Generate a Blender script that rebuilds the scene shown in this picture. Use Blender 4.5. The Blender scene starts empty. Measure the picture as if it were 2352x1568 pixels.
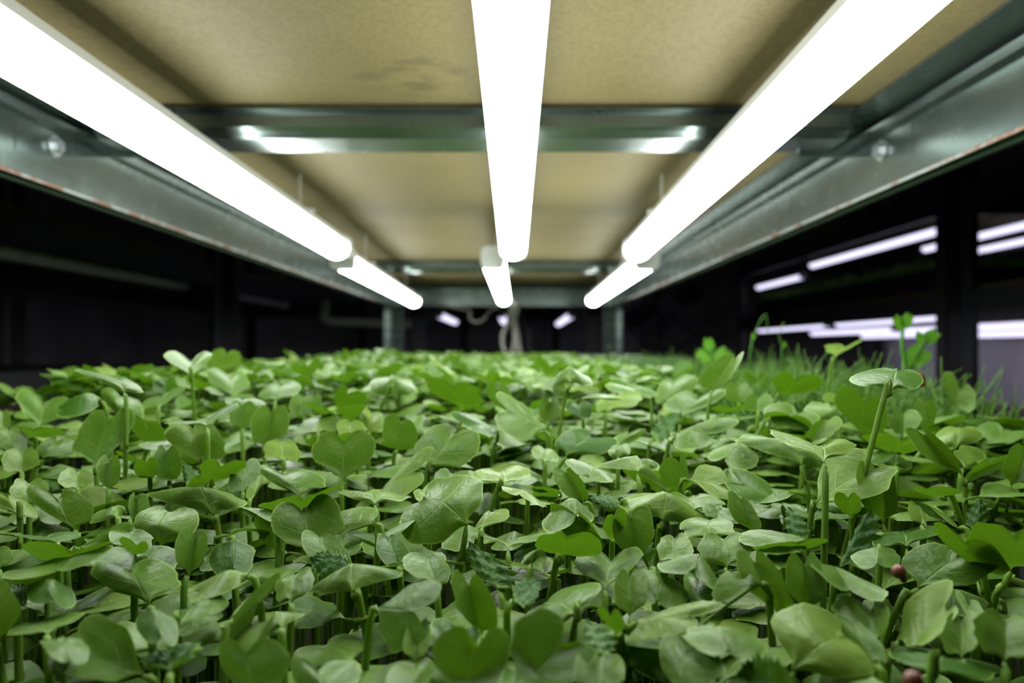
import bpy, math, random
import numpy as np
from mathutils import Vector

random.seed(7)
rng = np.random.default_rng(11)
scene = bpy.context.scene
col = scene.collection

# ------------------------------------------------------------------ camera, world, exposure
F = 1568.0            # focal length in pixels of the 2352 wide frame (24 mm on 36 mm)
VX, VY = 1181.0, 800.0
ZC = 1.30             # camera height above the floor
cam = bpy.data.cameras.new('camera')
cam.lens = 24.0
cam.sensor_width = 36.0
cam.shift_x = -(VX - 1176.0) / 2352.0
cam.shift_y = (VY - 784.0) / 2352.0
cam.clip_start = 0.005
cam.dof.use_dof = True
cam.dof.focus_distance = 0.162
cam.dof.aperture_fstop = 13.0
cam.dof.aperture_blades = 0
cam_o = bpy.data.objects.new('camera', cam)
cam_o.location = (0, 0, ZC)
cam_o.rotation_euler = (math.pi / 2, 0, 0)
col.objects.link(cam_o)
scene.camera = cam_o

world = bpy.data.worlds.new('world')
scene.world = world
world.use_nodes = True
world.node_tree.nodes['Background'].inputs[0].default_value = (0.8, 0.8, 1.0, 1)
world.node_tree.nodes['Background'].inputs[1].default_value = 0.002

scene.view_settings.view_transform = 'Standard'
scene.view_settings.look = 'None'
scene.view_settings.exposure = 0.0
scene.view_settings.gamma = 1.0
scene.view_settings.use_curve_mapping = False
scene.cycles.use_denoising = True
scene.cycles.max_bounces = 8
scene.cycles.diffuse_bounces = 3
scene.cycles.transmission_bounces = 6
scene.cycles.sample_clamp_indirect = 4.0

LAMP = 25.0            # emission of the rack's own tubes
LAMP_FAR = 1.6        # emission of the bluish tubes on the neighbouring racks


def pt(px, py, Z):
    """a point seen at pixel (px, py) at distance Z in front of the camera"""
    return Vector(((px - VX) / F * Z, Z, ZC + (VY - py) / F * Z))


# ------------------------------------------------------------------ materials
def new_mat(name):
    m = bpy.data.materials.new(name)
    m.use_nodes = True
    nt = m.node_tree
    for n in list(nt.nodes):
        nt.nodes.remove(n)
    out = nt.nodes.new('ShaderNodeOutputMaterial')
    return m, nt, out


def node(nt, kind, **kw):
    n = nt.nodes.new(kind)
    for k, v in kw.items():
        if k.startswith('i_'):
            key = k[2:]
            key = int(key) if key.isdigit() else key.replace('_', ' ')
            n.inputs[key].default_value = v
        else:
            setattr(n, k, v)
    return n


def math_n(nt, op, a, b=None, clamp=False):
    n = nt.nodes.new('ShaderNodeMath')
    n.operation = op
    n.use_clamp = clamp
    for i, v in enumerate((a, b)):
        if v is None:
            continue
        if isinstance(v, (int, float)):
            n.inputs[i].default_value = v
        else:
            nt.links.new(v, n.inputs[i])
    return n.outputs[0]


def mix_c(nt, fac, a, b, mode='MIX'):
    n = nt.nodes.new('ShaderNodeMix')
    n.data_type = 'RGBA'
    n.blend_type = mode
    for s, v in ((n.inputs[0], fac), (n.inputs[6], a), (n.inputs[7], b)):
        if isinstance(v, (int, float)):
            s.default_value = v
        elif isinstance(v, tuple):
            s.default_value = v if len(v) == 4 else v + (1,)
        else:
            nt.links.new(v, s)
    return n.outputs[2]


def pos_noise(nt, scale, detail=3.0, stretch=None, kind='Generated'):
    g = nt.nodes.new('ShaderNodeNewGeometry')
    vec = g.outputs['Position']
    if stretch:
        mp = nt.nodes.new('ShaderNodeMapping')
        mp.inputs['Scale'].default_value = stretch
        nt.links.new(vec, mp.inputs['Vector'])
        vec = mp.outputs[0]
    n = node(nt, 'ShaderNodeTexNoise')
    n.inputs['Scale'].default_value = scale
    n.inputs['Detail'].default_value = detail
    nt.links.new(vec, n.inputs['Vector'])
    return n.outputs[0]


def ramp(nt, fac, stops):
    r = nt.nodes.new('ShaderNodeValToRGB')
    e = r.color_ramp.elements
    while len(e) < len(stops):
        e.new(0.5)
    for el, (p, c) in zip(e, stops):
        el.position = p
        el.color = c if len(c) == 4 else c + (1,)
    nt.links.new(fac, r.inputs[0])
    return r.outputs[0]


def simple_mat(name, color, rough=0.5, metal=0.0, spec=0.5, vary=0.12, scale=20.0, bump=0.0):
    m, nt, out = new_mat(name)
    b = node(nt, 'ShaderNodeBsdfPrincipled')
    n = pos_noise(nt, scale)
    c2 = tuple(max(0, x * (1 - vary)) for x in color)
    c3 = tuple(min(1, x * (1 + vary)) for x in color)
    nt.links.new(ramp(nt, n, [(0.3, c2), (0.7, c3)]), b.inputs['Base Color'])
    b.inputs['Roughness'].default_value = rough
    b.inputs['Metallic'].default_value = metal
    b.inputs['Specular IOR Level'].default_value = spec
    if bump:
        bn = node(nt, 'ShaderNodeBump')
        bn.inputs['Strength'].default_value = bump
        bn.inputs['Distance'].default_value = 0.002
        nt.links.new(pos_noise(nt, scale * 8), bn.inputs['Height'])
        nt.links.new(bn.outputs[0], b.inputs['Normal'])
    nt.links.new(b.outputs[0], out.inputs[0])
    return m


def emit_mat(name, color, strength):
    m, nt, out = new_mat(name)
    e = node(nt, 'ShaderNodeEmission')
    e.inputs[0].default_value = color + (1,)
    e.inputs[1].default_value = strength
    nt.links.new(e.outputs[0], out.inputs[0])
    return m


def galvanised():
    m, nt, out = new_mat('galvanised_steel')
    b = node(nt, 'ShaderNodeBsdfPrincipled')
    n = pos_noise(nt, 26, 4, (1, 0.25, 1))
    c = ramp(nt, n, [(0.3, (0.135, 0.172, 0.160)), (0.7, (0.19, 0.232, 0.217))])
    g = nt.nodes.new('ShaderNodeNewGeometry')
    nt.links.new(c, b.inputs['Base Color'])
    b.inputs['Metallic'].default_value = 0.92
    nt.links.new(ramp(nt, pos_noise(nt, 60), [(0.3, (0.23,) * 3), (0.7, (0.28,) * 3)]), b.inputs['Roughness'])
    nt.links.new(b.outputs[0], out.inputs[0])
    return m


def particle_board():
    m, nt, out = new_mat('hardboard')
    b = node(nt, 'ShaderNodeBsdfPrincipled')
    base = ramp(nt, pos_noise(nt, 5, 3), [(0.3, (0.150, 0.119, 0.048)), (0.7, (0.198, 0.160, 0.068))])
    fine = ramp(nt, pos_noise(nt, 420, 2), [(0.35, (0.78, 0.78, 0.78)), (0.65, (1.06, 1.06, 1.06))])
    c = mix_c(nt, 0.8, base, fine, 'MULTIPLY')
    # water stains: broken dark smudges with their own shape
    st = math_n(nt, 'MULTIPLY',
                ramp(nt, pos_noise(nt, 9, 2, (1, 0.6, 1)), [(0.60, (0, 0, 0)), (0.72, (1, 1, 1))]),
                ramp(nt, pos_noise(nt, 40, 3), [(0.42, (0, 0, 0)), (0.62, (1, 1, 1))]))
    c = mix_c(nt, math_n(nt, 'MULTIPLY', st, 0.55), c, (0.16, 0.13, 0.07))
    # one streaky smudge in front of the cross bar
    g = nt.nodes.new('ShaderNodeNewGeometry')
    mp = nt.nodes.new('ShaderNodeMapping')
    mp.inputs['Location'].default_value = (0.056 * 26, -0.362 * 30, 0)
    mp.inputs['Scale'].default_value = (26, 30, 0)
    nt.links.new(g.outputs['Position'], mp.inputs['Vector'])
    ln = nt.nodes.new('ShaderNodeVectorMath')
    ln.operation = 'LENGTH'
    nt.links.new(mp.outputs[0], ln.inputs[0])
    near = math_n(nt, 'SUBTRACT', 1.0, ln.outputs['Value'], True)
    blot = ramp(nt, pos_noise(nt, 55, 3, (0.7, 1.4, 1)), [(0.47, (0, 0, 0)), (0.66, (1, 1, 1))])
    c = mix_c(nt, math_n(nt, 'MULTIPLY', math_n(nt, 'MULTIPLY', near, 1.6, True), math_n(nt, 'MULTIPLY', blot, 0.75)), c, (0.05, 0.042, 0.024))
    nt.links.new(c, b.inputs['Base Color'])
    b.inputs['Roughness'].default_value = 0.62
    b.inputs['Specular IOR Level'].default_value = 0.3
    nt.links.new(b.outputs[0], out.inputs[0])
    return m


def leaf_mat(name, lo, hi, glow, island=False, veins=True, trans=0.30, rough=0.42):
    m, nt, out = new_mat(name)
    if island:
        rnd = nt.nodes.new('ShaderNodeNewGeometry').outputs['Random Per Island']
    else:
        rnd = nt.nodes.new('ShaderNodeObjectInfo').outputs['Random']
    mid = tuple((a + b) / 2 for a, b in zip(lo, hi))
    bluish = (mid[0] * 0.95, mid[1] * 1.0, mid[2] * 1.35)
    c = ramp(nt, rnd, [(0.0, lo), (0.35, mid), (0.62, bluish), (1.0, hi)])
    mott = ramp(nt, pos_noise(nt, 260, 3), [(0.3, (0.80, 0.80, 0.80)), (0.7, (1.16, 1.13, 1.16))])
    c = mix_c(nt, 0.75, c, mott, 'MULTIPLY')
    if veins:
        uv = nt.nodes.new('ShaderNodeUVMap')
        uv.uv_map = 'leaf'
        sp = nt.nodes.new('ShaderNodeSeparateXYZ')
        nt.links.new(uv.outputs[0], sp.inputs[0])
        au = math_n(nt, 'ABSOLUTE', math_n(nt, 'SUBTRACT', math_n(nt, 'MULTIPLY', sp.outputs[0], 2.0), 1.0))
        v = sp.outputs[1]
        rim = math_n(nt, 'MULTIPLY', math_n(nt, 'SUBTRACT', au, 0.945), 24.0, True)
        midrib = math_n(nt, 'SUBTRACT', 1.0, math_n(nt, 'MULTIPLY', au, 26.0), True)
        basef = math_n(nt, 'SUBTRACT', 1.0, math_n(nt, 'MULTIPLY', v, 4.2), True)
        ph = math_n(nt, 'FRACT', math_n(nt, 'SUBTRACT', math_n(nt, 'MULTIPLY', v, 3.1), math_n(nt, 'MULTIPLY', au, 0.22)))
        lat = math_n(nt, 'SUBTRACT', 1.0, math_n(nt, 'MULTIPLY', math_n(nt, 'ABSOLUTE', math_n(nt, 'SUBTRACT', ph, 0.5)), 22.0), True)
        lat = math_n(nt, 'MULTIPLY', lat, math_n(nt, 'SUBTRACT', 0.85, au, True))
        pale = math_n(nt, 'MAXIMUM', math_n(nt, 'MULTIPLY', rim, 0.72), math_n(nt, 'MULTIPLY', midrib, 0.45))
        pale = math_n(nt, 'MAXIMUM', pale, math_n(nt, 'MULTIPLY', lat, 0.14))
        pale = math_n(nt, 'MAXIMUM', pale, math_n(nt, 'MULTIPLY', basef, 0.5))
        c = mix_c(nt, pale, c, (0.20, 0.33, 0.06))
    b = node(nt, 'ShaderNodeBsdfPrincipled')
    nt.links.new(c, b.inputs['Base Color'])
    b.inputs['Roughness'].default_value = rough
    b.inputs['Specular IOR Level'].default_value = 0.24
    if veins:
        bn = node(nt, 'ShaderNodeBump')
        bn.inputs['Strength'].default_value = 0.35
        bn.inputs['Distance'].default_value = 0.0006
        h = math_n(nt, 'SUBTRACT', pos_noise(nt, 700, 2), math_n(nt, 'MULTIPLY', math_n(nt, 'MAXIMUM', lat, midrib), 0.8))
        nt.links.new(h, bn.inputs['Height'])
        nt.links.new(bn.outputs[0], b.inputs['Normal'])
    t = node(nt, 'ShaderNodeBsdfTranslucent')
    t.inputs[0].default_value = glow + (1,)
    mx = node(nt, 'ShaderNodeMixShader')
    mx.inputs[0].default_value = trans
    nt.links.new(b.outputs[0], mx.inputs[1])
    nt.links.new(t.outputs[0], mx.inputs[2])
    nt.links.new(mx.outputs[0], out.inputs[0])
    return m


def rusty():
    m, nt, out = new_mat('rust_flecked_edge')
    b = node(nt, 'ShaderNodeBsdfPrincipled')
    c = ramp(nt, pos_noise(nt, 70, 3), [(0.46, (0.24, 0.26, 0.25)), (0.60, (0.16, 0.08, 0.045))])
    nt.links.new(c, b.inputs['Base Color'])
    b.inputs['Roughness'].default_value = 0.7
    nt.links.new(b.outputs[0], out.inputs[0])
    return m


def corrugated():
    return simple_mat('wall_paint', (0.60, 0.58, 0.60), 0.8, vary=0.25, scale=3)


M = {
    'steel': galvanised(),
    'board': particle_board(),
    'rust': rusty(),
    'bolt': simple_mat('zinc_bolt', (0.55, 0.58, 0.58), 0.3, 0.9, vary=0.1, scale=80),
    'hole': simple_mat('hole_shadow', (0.03, 0.03, 0.03), 0.9),
    'lamp': emit_mat('tube_diffuser', (0.96, 1.0, 0.97), LAMP),
    'lamp_far': emit_mat('bluish_diffuser', (0.76, 0.73, 1.0), LAMP_FAR),
    'lamp_off': simple_mat('unlit_diffuser', (0.8, 0.8, 0.78), 0.4),
    'plastic': simple_mat('white_plastic', (0.50, 0.52, 0.48), 0.45, vary=0.05),
    'alu': simple_mat('tube_housing', (0.42, 0.42, 0.38), 0.45, 0.2, vary=0.05),
    'cable': simple_mat('cable_sheath', (0.50, 0.48, 0.43), 0.5, vary=0.08),
    'black': simple_mat('black_plastic', (0.018, 0.018, 0.02), 0.55),
    'dark_steel': simple_mat('dark_painted_steel', (0.07, 0.07, 0.075), 0.5, 0.2),
    'grey_steel': simple_mat('grey_painted_steel', (0.24, 0.25, 0.27), 0.5, 0.3),
    'soil': simple_mat('growing_mat', (0.030, 0.024, 0.016), 0.95, vary=0.5, scale=160, bump=0.6),
    'floor': simple_mat('concrete', (0.25, 0.25, 0.25), 0.85, vary=0.2, scale=3),
    'wall': corrugated(),
    'ceil': simple_mat('dark_ceiling', (0.03, 0.03, 0.03), 0.9),
    'panel': simple_mat('violet_grey_panel', (0.66, 0.63, 0.70), 0.7, vary=0.2, scale=4),
    'leaf': leaf_mat('radish_cotyledon', (0.028, 0.084, 0.005), (0.112, 0.186, 0.024), (0.14, 0.33, 0.008), trans=0.17, rough=0.42),
    'leaf_mass': leaf_mat('radish_canopy', (0.035, 0.096, 0.006), (0.116, 0.192, 0.025), (0.15, 0.35, 0.010), island=True, veins=False, trans=0.19, rough=0.5),
    'true_leaf': leaf_mat('radish_true_leaf', (0.018, 0.070, 0.006), (0.05, 0.125, 0.016), (0.13, 0.32, 0.01), trans=0.18, rough=0.5),
    'stem': leaf_mat('pale_stem', (0.095, 0.20, 0.016), (0.155, 0.26, 0.035), (0.28, 0.46, 0.03), veins=False, trans=0.34),
    'stem_mass': leaf_mat('pale_stem_mass', (0.095, 0.20, 0.016), (0.16, 0.27, 0.038), (0.28, 0.46, 0.03), island=True, veins=False, trans=0.34),
    'dill': leaf_mat('dill_frond', (0.055, 0.150, 0.012), (0.11, 0.22, 0.025), (0.16, 0.34, 0.015), island=True, veins=False, trans=0.25),
    'cress': leaf_mat('cress_leaf', (0.05, 0.10, 0.03), (0.10, 0.165, 0.06), (0.11, 0.24, 0.04), island=True, veins=False, trans=0.2),
    'pea': leaf_mat('pea_leaf', (0.06, 0.19, 0.014), (0.09, 0.24, 0.022), (0.16, 0.40, 0.02), veins=False, trans=0.35),
    'seed': simple_mat('seed_coat', (0.12, 0.034, 0.016), 0.38, vary=0.3, scale=300),
}


# ------------------------------------------------------------------ mesh helpers
class MB:
    """collects vertices and faces, then links them as one mesh object"""

    def __init__(self):
        self.v, self.f = [], []

    def box(self, x0, x1, y0, y1, z0, z1):
        k = len(self.v)
        self.v += [(x0, y0, z0), (x1, y0, z0), (x1, y1, z0), (x0, y1, z0), (x0, y0, z1), (x1, y0, z1), (x1, y1, z1), (x0, y1, z1)]
        self.f += [tuple(k + i for i in q) for q in ((0, 3, 2, 1), (4, 5, 6, 7), (0, 1, 5, 4), (1, 2, 6, 5), (2, 3, 7, 6), (3, 0, 4, 7))]
        return self

    def prism(self, prof, a, b, axis='y', closed=True, caps=True):
        """profile points swept from a to b; axis y: profile is (x, z), axis x: profile is (y, z)"""
        k, n = len(self.v), len(prof)
        for s in (a, b):
            for p, q in prof:
                self.v.append((p, s, q) if axis == 'y' else (s, p, q))
        for i in range(n if closed else n - 1):
            j = (i + 1) % n
            self.f.append((k + i, k + j, k + n + j, k + n + i))
        if closed and caps:
            self.f.append(tuple(range(k + n - 1, k - 1, -1)))
            self.f.append(tuple(range(k + n, k + 2 * n)))
        return self

    def tube(self, path, radii, n=8, cap=True):
        path = [Vector(p) for p in path]
        if isinstance(radii, (int, float)):
            radii = [radii] * len(path)
        k = len(self.v)
        up = Vector((0.13, 0.31, 0.94))
        for i, p in enumerate(path):
            d = (path[min(i + 1, len(path) - 1)] - path[max(i - 1, 0)])
            d = d.normalized() if d.length > 1e-9 else Vector((0, 0, 1))
            ref = up if abs(d.dot(up)) < 0.9 else Vector((1, 0, 0))
            a = d.cross(ref).normalized()
            b = d.cross(a)
            for j in range(n):
                t = 2 * math.pi * j / n
                self.v.append(tuple(p + (a * math.cos(t) + b * math.sin(t)) * radii[i]))
        for i in range(len(path) - 1):
            for j in range(n):
                q = (j + 1) % n
                self.f.append((k + i * n + j, k + i * n + q, k + (i + 1) * n + q, k + (i + 1) * n + j))
        if cap:
            self.f.append(tuple(k + j for j in range(n - 1, -1, -1)))
            m = k + (len(path) - 1) * n
            self.f.append(tuple(m + j for j in range(n)))
        return self

    def disc(self, c, axis, r, h, n=12):
        """short cylinder from c along axis"""
        c, a = Vector(c), Vector(axis).normalized()
        return self.tube([c, c + a * h], [r, r], n)

    def ellipsoid(self, c, r, ax=None, seg=12, rings=8):
        c = Vector(c)
        k = len(self.v)
        ax = ax or (Vector((1, 0, 0)), Vector((0, 1, 0)), Vector((0, 0, 1)))
        for i in range(rings + 1):
            th = math.pi * i / rings
            for j in range(seg):
                ph = 2 * math.pi * j / seg
                p = c + ax[0] * (r[0] * math.sin(th) * math.cos(ph)) + ax[1] * (r[1] * math.sin(th) * math.sin(ph)) + ax[2] * (r[2] * math.cos(th))
                self.v.append(tuple(p))
        for i in range(rings):
            for j in range(seg):
                q = (j + 1) % seg
                self.f.append((k + i * seg + j, k + (i + 1) * seg + j, k + (i + 1) * seg + q, k + i * seg + q))
        return self

    def build(self, name, mat, parent=None, origin=None, smooth=False, loc=None):
        o = Vector(origin) if origin is not None else None
        if o is None and parent is not None:
            o = ORIGIN.get(parent.name, Vector((0, 0, 0)))
        if o is None:
            # a thing of its own: origin at the middle of its underside
            a = np.array(self.v)
            o = Vector(((a[:, 0].min() + a[:, 0].max()) / 2, (a[:, 1].min() + a[:, 1].max()) / 2, a[:, 2].min()))
            place = True
        else:
            place = parent is None
        me = bpy.data.meshes.new(name)
        me.from_pydata([(x - o.x, y - o.y, z - o.z) for x, y, z in self.v], [], self.f)
        if smooth:
            me.polygons.foreach_set('use_smooth', [True] * len(me.polygons))
        me.materials.append(M[mat] if isinstance(mat, str) else mat)
        ob = bpy.data.objects.new(name, me)
        col.objects.link(ob)
        if parent is not None:
            ob.parent = parent
            ORIGIN[ob.name] = o
        elif place:
            ob.location = o
            ORIGIN[ob.name] = o
        return ob


ORIGIN = {}


def tag(o, label=None, cat=None, group=None, kind=None):
    if label:
        o['label'] = label
    if cat:
        o['category'] = cat
    if group:
        o['group'] = group
    if kind:
        o['kind'] = kind
    return o


def empty(name, loc):
    e = bpy.data.objects.new(name, None)
    e.empty_display_size = 0.02
    e.location = loc
    col.objects.link(e)
    ORIGIN[e.name] = Vector(loc)
    return e


def H(h):
    return ZC + h


# ------------------------------------------------------------------ the room
XL, XR, YN, YF, ZT = -2.3, 2.3, -1.8, 4.5, 2.6
tag(MB().box(XL, XR, YN, YF, -0.1, 0).build('floor', 'floor'), kind='structure')
tag(MB().box(XL, XR, YN, YF, ZT, ZT + 0.1).build('ceiling', 'ceil'), kind='structure')
tag(MB().box(XL - 0.1, XL, YN, YF, 0, ZT).build('wall_left', 'wall'), kind='structure')
tag(MB().box(XR, XR + 0.1, YN, YF, 0, ZT).build('wall_right', 'wall'), kind='structure')
tag(MB().box(XL, XR, YF, YF + 0.1, 0, ZT).build('wall_back', 'wall'), kind='structure')
tag(MB().box(XL, XR, YN - 0.1, YN, 0, ZT).build('wall_front', 'wall'), kind='structure')


# ------------------------------------------------------------------ steel parts
def sheet(poly, th):
    """closed outline of a folded sheet of thickness th along the open polyline"""
    P = [Vector((a, b)) for a, b in poly]
    off = []
    for i, p in enumerate(P):
        d = (P[min(i + 1, len(P) - 1)] - P[max(i - 1, 0)]).normalized()
        off.append(p + Vector((d.y, -d.x)) * th)
    return [tuple(p) for p in P] + [tuple(p) for p in reversed(off)]


def perforated_post(x, y, sx, sy, z0, z1, parent, mat, slots=True, w=0.040):
    """slotted angle post: two flanges meeting at the corner (x, y), sx/sy say where they run"""
    th = 0.002
    m = MB()
    if not slots:
        m.box(min(x, x + sx * w), max(x, x + sx * w), min(y, y + sy * th), max(y, y + sy * th), z0, z1)
        m.box(min(x, x + sx * th), max(x, x + sx * th), min(y, y + sy * w), max(y, y + sy * w), z0, z1)
        return m.build('post', mat, parent)
    # strips between the two columns of slots, with bridges every 25 mm
    cols_ = [(0.0, 0.010), (0.014, 0.026), (0.030, 0.040)]
    for a, b in cols_:
        xa, xb = sorted((x + sx * a, x + sx * b))
        ya, yb = sorted((y, y + sy * th))
        m.box(xa, xb, ya, yb, z0, z1)
        ya, yb = sorted((y + sy * a, y + sy * b))
        xa, xb = sorted((x, x + sx * th))
        m.box(xa, xb, ya, yb, z0, z1)
    for g0, g1 in ((0.010, 0.014), (0.026, 0.030)):
        z = z0
        while z < z1:
            zz = min(z + 0.011, z1)
            xa, xb = sorted((x + sx * g0, x + sx * g1))
            ya, yb = sorted((y, y + sy * th))
            m.box(xa, xb, ya, yb, z, zz)
            ya, yb = sorted((y + sy * g0, y + sy * g1))
            xa, xb = sorted((x, x + sx * th))
            m.box(xa, xb, ya, yb, z, zz)
            z += 0.025
    return m.build('post', mat, parent)


def side_beam(xf, inward, y0, y1, hb, ht, parent, mat='steel'):
    """folded shelf beam running along y; its inner face stands at xf, inward = +1/-1 towards the shelf"""
    poly = [(0.0065, hb + 0.0035), (0.0, hb), (0.0, ht - 0.012), (0.0045, ht - 0.009), (0.0050, ht - 0.006), (0.0015, ht - 0.002), (0.027, ht)]
    prof = sheet([(d, h) for d, h in poly], 0.0016)
    return MB().prism([(xf + inward * d, H(h)) for d, h in prof], y0, y1).build('beam', mat, parent)


RL, RR, RY0, RY1 = -0.281, 0.230, -0.10, 1.59
HB, HT = 0.0935, 0.143            # underside of the beams and of the shelf board over the plants
rack = tag(empty('shelving_rack', ((RL + RR) / 2, (RY0 + RY1) / 2, 0)),
           'galvanised steel shelving rack with slotted posts holding the radish trays', 'shelf rack')
for (x, sx) in ((RL - 0.018, 1), (RR + 0.018, -1)):
    for (y, sy) in ((RY0 - 0.006, 1), (RY1 + 0.006, -1)):
        pz = 2.1
        perforated_post(x, y + (0.004 if sy < 0 else 0), sx, sy, 0, pz, rack, 'steel', slots=(sy < 0))
LOW_T = -0.165                   # top of the shelf carrying the trays
for lvl in ('lamp', 'tray'):
    hb, ht = (HB, HT) if lvl == 'lamp' else (LOW_T - 0.066, LOW_T - 0.016)
    for xf, inw in ((RL, 1), (RR, -1)):
        bm_ = side_beam(xf, inw, RY0, RY1, hb, ht, rack)
        if lvl == 'lamp':
            zb = 0.414 if inw > 0 else 0.423
            # bracket plate of the cross bar, its bolt, and the punched holes along the face
            MB().box(min(xf, xf + inw * 0.002), max(xf, xf + inw * 0.002), zb - 0.032, zb + 0.030, H(0.111), H(0.1305)).build('bracket_plate', 'steel', bm_)
            bl = MB().disc((xf + inw * 0.002, zb, H(0.1225)), (inw, 0, 0), 0.0062, 0.0012, 14)
            bl.disc((xf + inw * 0.0032, zb, H(0.1225)), (inw, 0, 0), 0.0040, 0.0032, 6)
            bl.build('bolt', 'bolt', bm_)
            for dy, hh, rr in ((0.080, 0.1195, 0.0027), (0.084, 0.0990, 0.0022), (0.47, 0.1195, 0.0027), (0.474, 0.0990, 0.0022), (0.90, 0.1195, 0.0027)):
                MB().disc((xf - inw * 0.0006, zb + dy, H(hh)), (inw, 0, 0), rr, 0.0010, 10).build('punched_hole', 'hole', bm_)
            xo = xf + inw * 0.0066
            MB().box(min(xo, xo + inw * 0.0012), max(xo, xo + inw * 0.0012), RY0, RY1, H(hb + 0.0020), H(hb + 0.0038)).build('rusty_lip', 'rust', bm_)
    # end beam across the far side
    prof = sheet([(-0.0065, hb + 0.0035), (0, hb), (0, ht - 0.012), (-0.0045, ht - 0.009), (-0.005, ht - 0.006), (-0.0015, ht - 0.002), (-0.027, ht)], -0.0016)
    MB().prism([(RY1 - 0.004 + d, H(h)) for d, h in prof], RL + 0.003, RR - 0.003, axis='x').build('end_beam', 'steel', rack)


def cross_bar(y, hb, ht, parent):
    prof = sheet([(y - 0.006, ht), (y, ht - 0.001), (y, hb + 0.0045), (y + 0.0025, hb + 0.0035), (y + 0.004, hb), (y + 0.032, hb), (y + 0.033, hb + 0.003), (y + 0.033, ht - 0.001), (y + 0.039, ht)], 0.0014)
    c = MB().prism([(a, H(h)) for a, h in prof], RL + 0.030, RR - 0.030, axis='x').build('cross_bar', 'steel', parent)
    for s, xf in ((1, RL), (-1, RR)):
        m = MB()
        xa, xb = sorted((xf + s * 0.0005, xf + s * 0.046))
        m.box(xa, xb, y + 0.0345, y + 0.0362, H(hb - 0.004), H(ht - 0.003))
        m.build('end_hook', 'steel', c)
    return c


for y in (0.407, 1.115):
    cross_bar(y, 0.1275, HT - 0.001, rack)

# shelf boards that lie loose on the beams
def board(y0, y1, h0, th, x0, x1, label, sag=0.0, group=None, name='shelf_board', mat='board'):
    m = MB()
    nx, ny = 10, 24
    for k, hh in enumerate((0, th)):
        for j in range(ny + 1):
            for i in range(nx + 1):
                x = x0 + (x1 - x0) * i / nx
                y = y0 + (y1 - y0) * j / ny
                s = 0.0
                if sag:
                    u = (i / nx) * (1 - i / nx) * 4
                    s = -sag * u * 0.5 * (1 - math.cos(2 * math.pi * (y - 0.42) / 0.708))
                m.v.append((x, y, H(h0 + hh + s)))
    n = (nx + 1) * (ny + 1)
    for j in range(ny):
        for i in range(nx):
            a = j * (nx + 1) + i
            m.f.append((a, a + nx + 1, a + nx + 2, a + 1))
            m.f.append((n + a, n + a + 1, n + a + nx + 2, n + a + nx + 1))
    for j in range(ny):
        a, b = j * (nx + 1), (j + 1) * (nx + 1)
        m.f.append((a, n + a, n + b, b))
        a, b = a + nx, b + nx
        m.f.append((a, b, n + b, n + a))
    for i in range(nx):
        m.f.append((i, i + 1, n + i + 1, n + i))
        a = ny * (nx + 1) + i
        m.f.append((a, n + a, n + a + 1, a + 1))
    o = m.build(name, mat)
    return tag(o, label, 'shelf board', group)


board(-0.12, 0.7940, HT + 0.001, 0.010, RL + 0.003, RR - 0.003, 'tan hardboard shelf panel overhead, nearest the lens, with dark water stains', 0.0025, 'tan shelf panels over the radish')
board(0.7965, 1.582, HT + 0.001, 0.010, RL + 0.003, RR - 0.003, 'tan hardboard shelf panel overhead at the far end of the rack', 0.0025, 'tan shelf panels over the radish')
board(-0.12, 1.582, LOW_T - 0.015, 0.015, RL + 0.003, RR - 0.003, 'tan shelf panel under the green trays', 0.0)


# ------------------------------------------------------------------ LED tubes
def led_tube(x0, y0, h0, x1, y1, h1, label, mat='lamp', group=None, clips=True, w=0.0125, clip_top=None):
    root = tag(empty('led_tube_light', (x0, y0, H(h0))), label, 'lamp', group)

    def sweep(prof, ta, tb, name, m, closed=True, smooth=False, grow=1.0):
        b = MB()
        n = len(prof)
        for t in (ta, tb):
            for p, q in prof:
                b.v.append((x0 + (x1 - x0) * t + p * grow, y0 + (y1 - y0) * t, H(h0 + (h1 - h0) * t) + q * grow))
        for i in range(n if closed else n - 1):
            j = (i + 1) % n
            b.f.append((i, j, n + j, n + i))
        if closed:
            b.f.append(tuple(range(n - 1, -1, -1)))
            b.f.append(tuple(range(n, 2 * n)))
        return b.build(name, m, root, smooth=smooth)

    L = y1 - y0
    arc = [(w * math.cos(a), w * 0.86 * math.sin(a)) for a in [math.radians(d) for d in range(158, 383, 14)]]
    sweep(arc, 0.012 / L, 1 - 0.012 / L, 'diffuser', mat, closed=False, smooth=True)
    hous = [(w * 0.88, 0.0056), (w * 0.84, 0.0105), (w * 0.60, 0.0125), (-w * 0.60, 0.0125), (-w * 0.84, 0.0105), (-w * 0.88, 0.0056), (-w * 0.80, 0.0050), (w * 0.80, 0.0050)]
    sweep(hous, 0.004 / L, 1 - 0.004 / L, 'housing', 'alu')
    capp = [(w * 1.0 * math.copysign(abs(math.cos(a)) ** 0.5, math.cos(a)), 0.0022 + 0.0118 * math.copysign(abs(math.sin(a)) ** 0.5, math.sin(a))) for a in [2 * math.pi * i / 20 for i in range(20)]]
    sweep(capp, 0.0, 0.013 / L, 'end_cap', 'plastic')
    sweep(capp, 1 - 0.013 / L, 1.0, 'end_cap', 'plastic')
    if clips:
        top = H(clip_top if clip_top is not None else HT)
        for t in (0.2, 0.8):
            cx, cy, cz = x0 + (x1 - x0) * t, y0 + L * t, H(h0 + (h1 - h0) * t)
            b = MB()
            b.tube([(cx, cy, cz + 0.0125), (cx, cy, top + 0.001)], 0.0008, 5)
            b.box(cx - w * 0.9, cx + w * 0.9, cy - 0.006, cy + 0.006, cz + 0.0115, cz + 0.0135)
            b.build('mounting_clip', 'alu', root)
    return root


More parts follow.
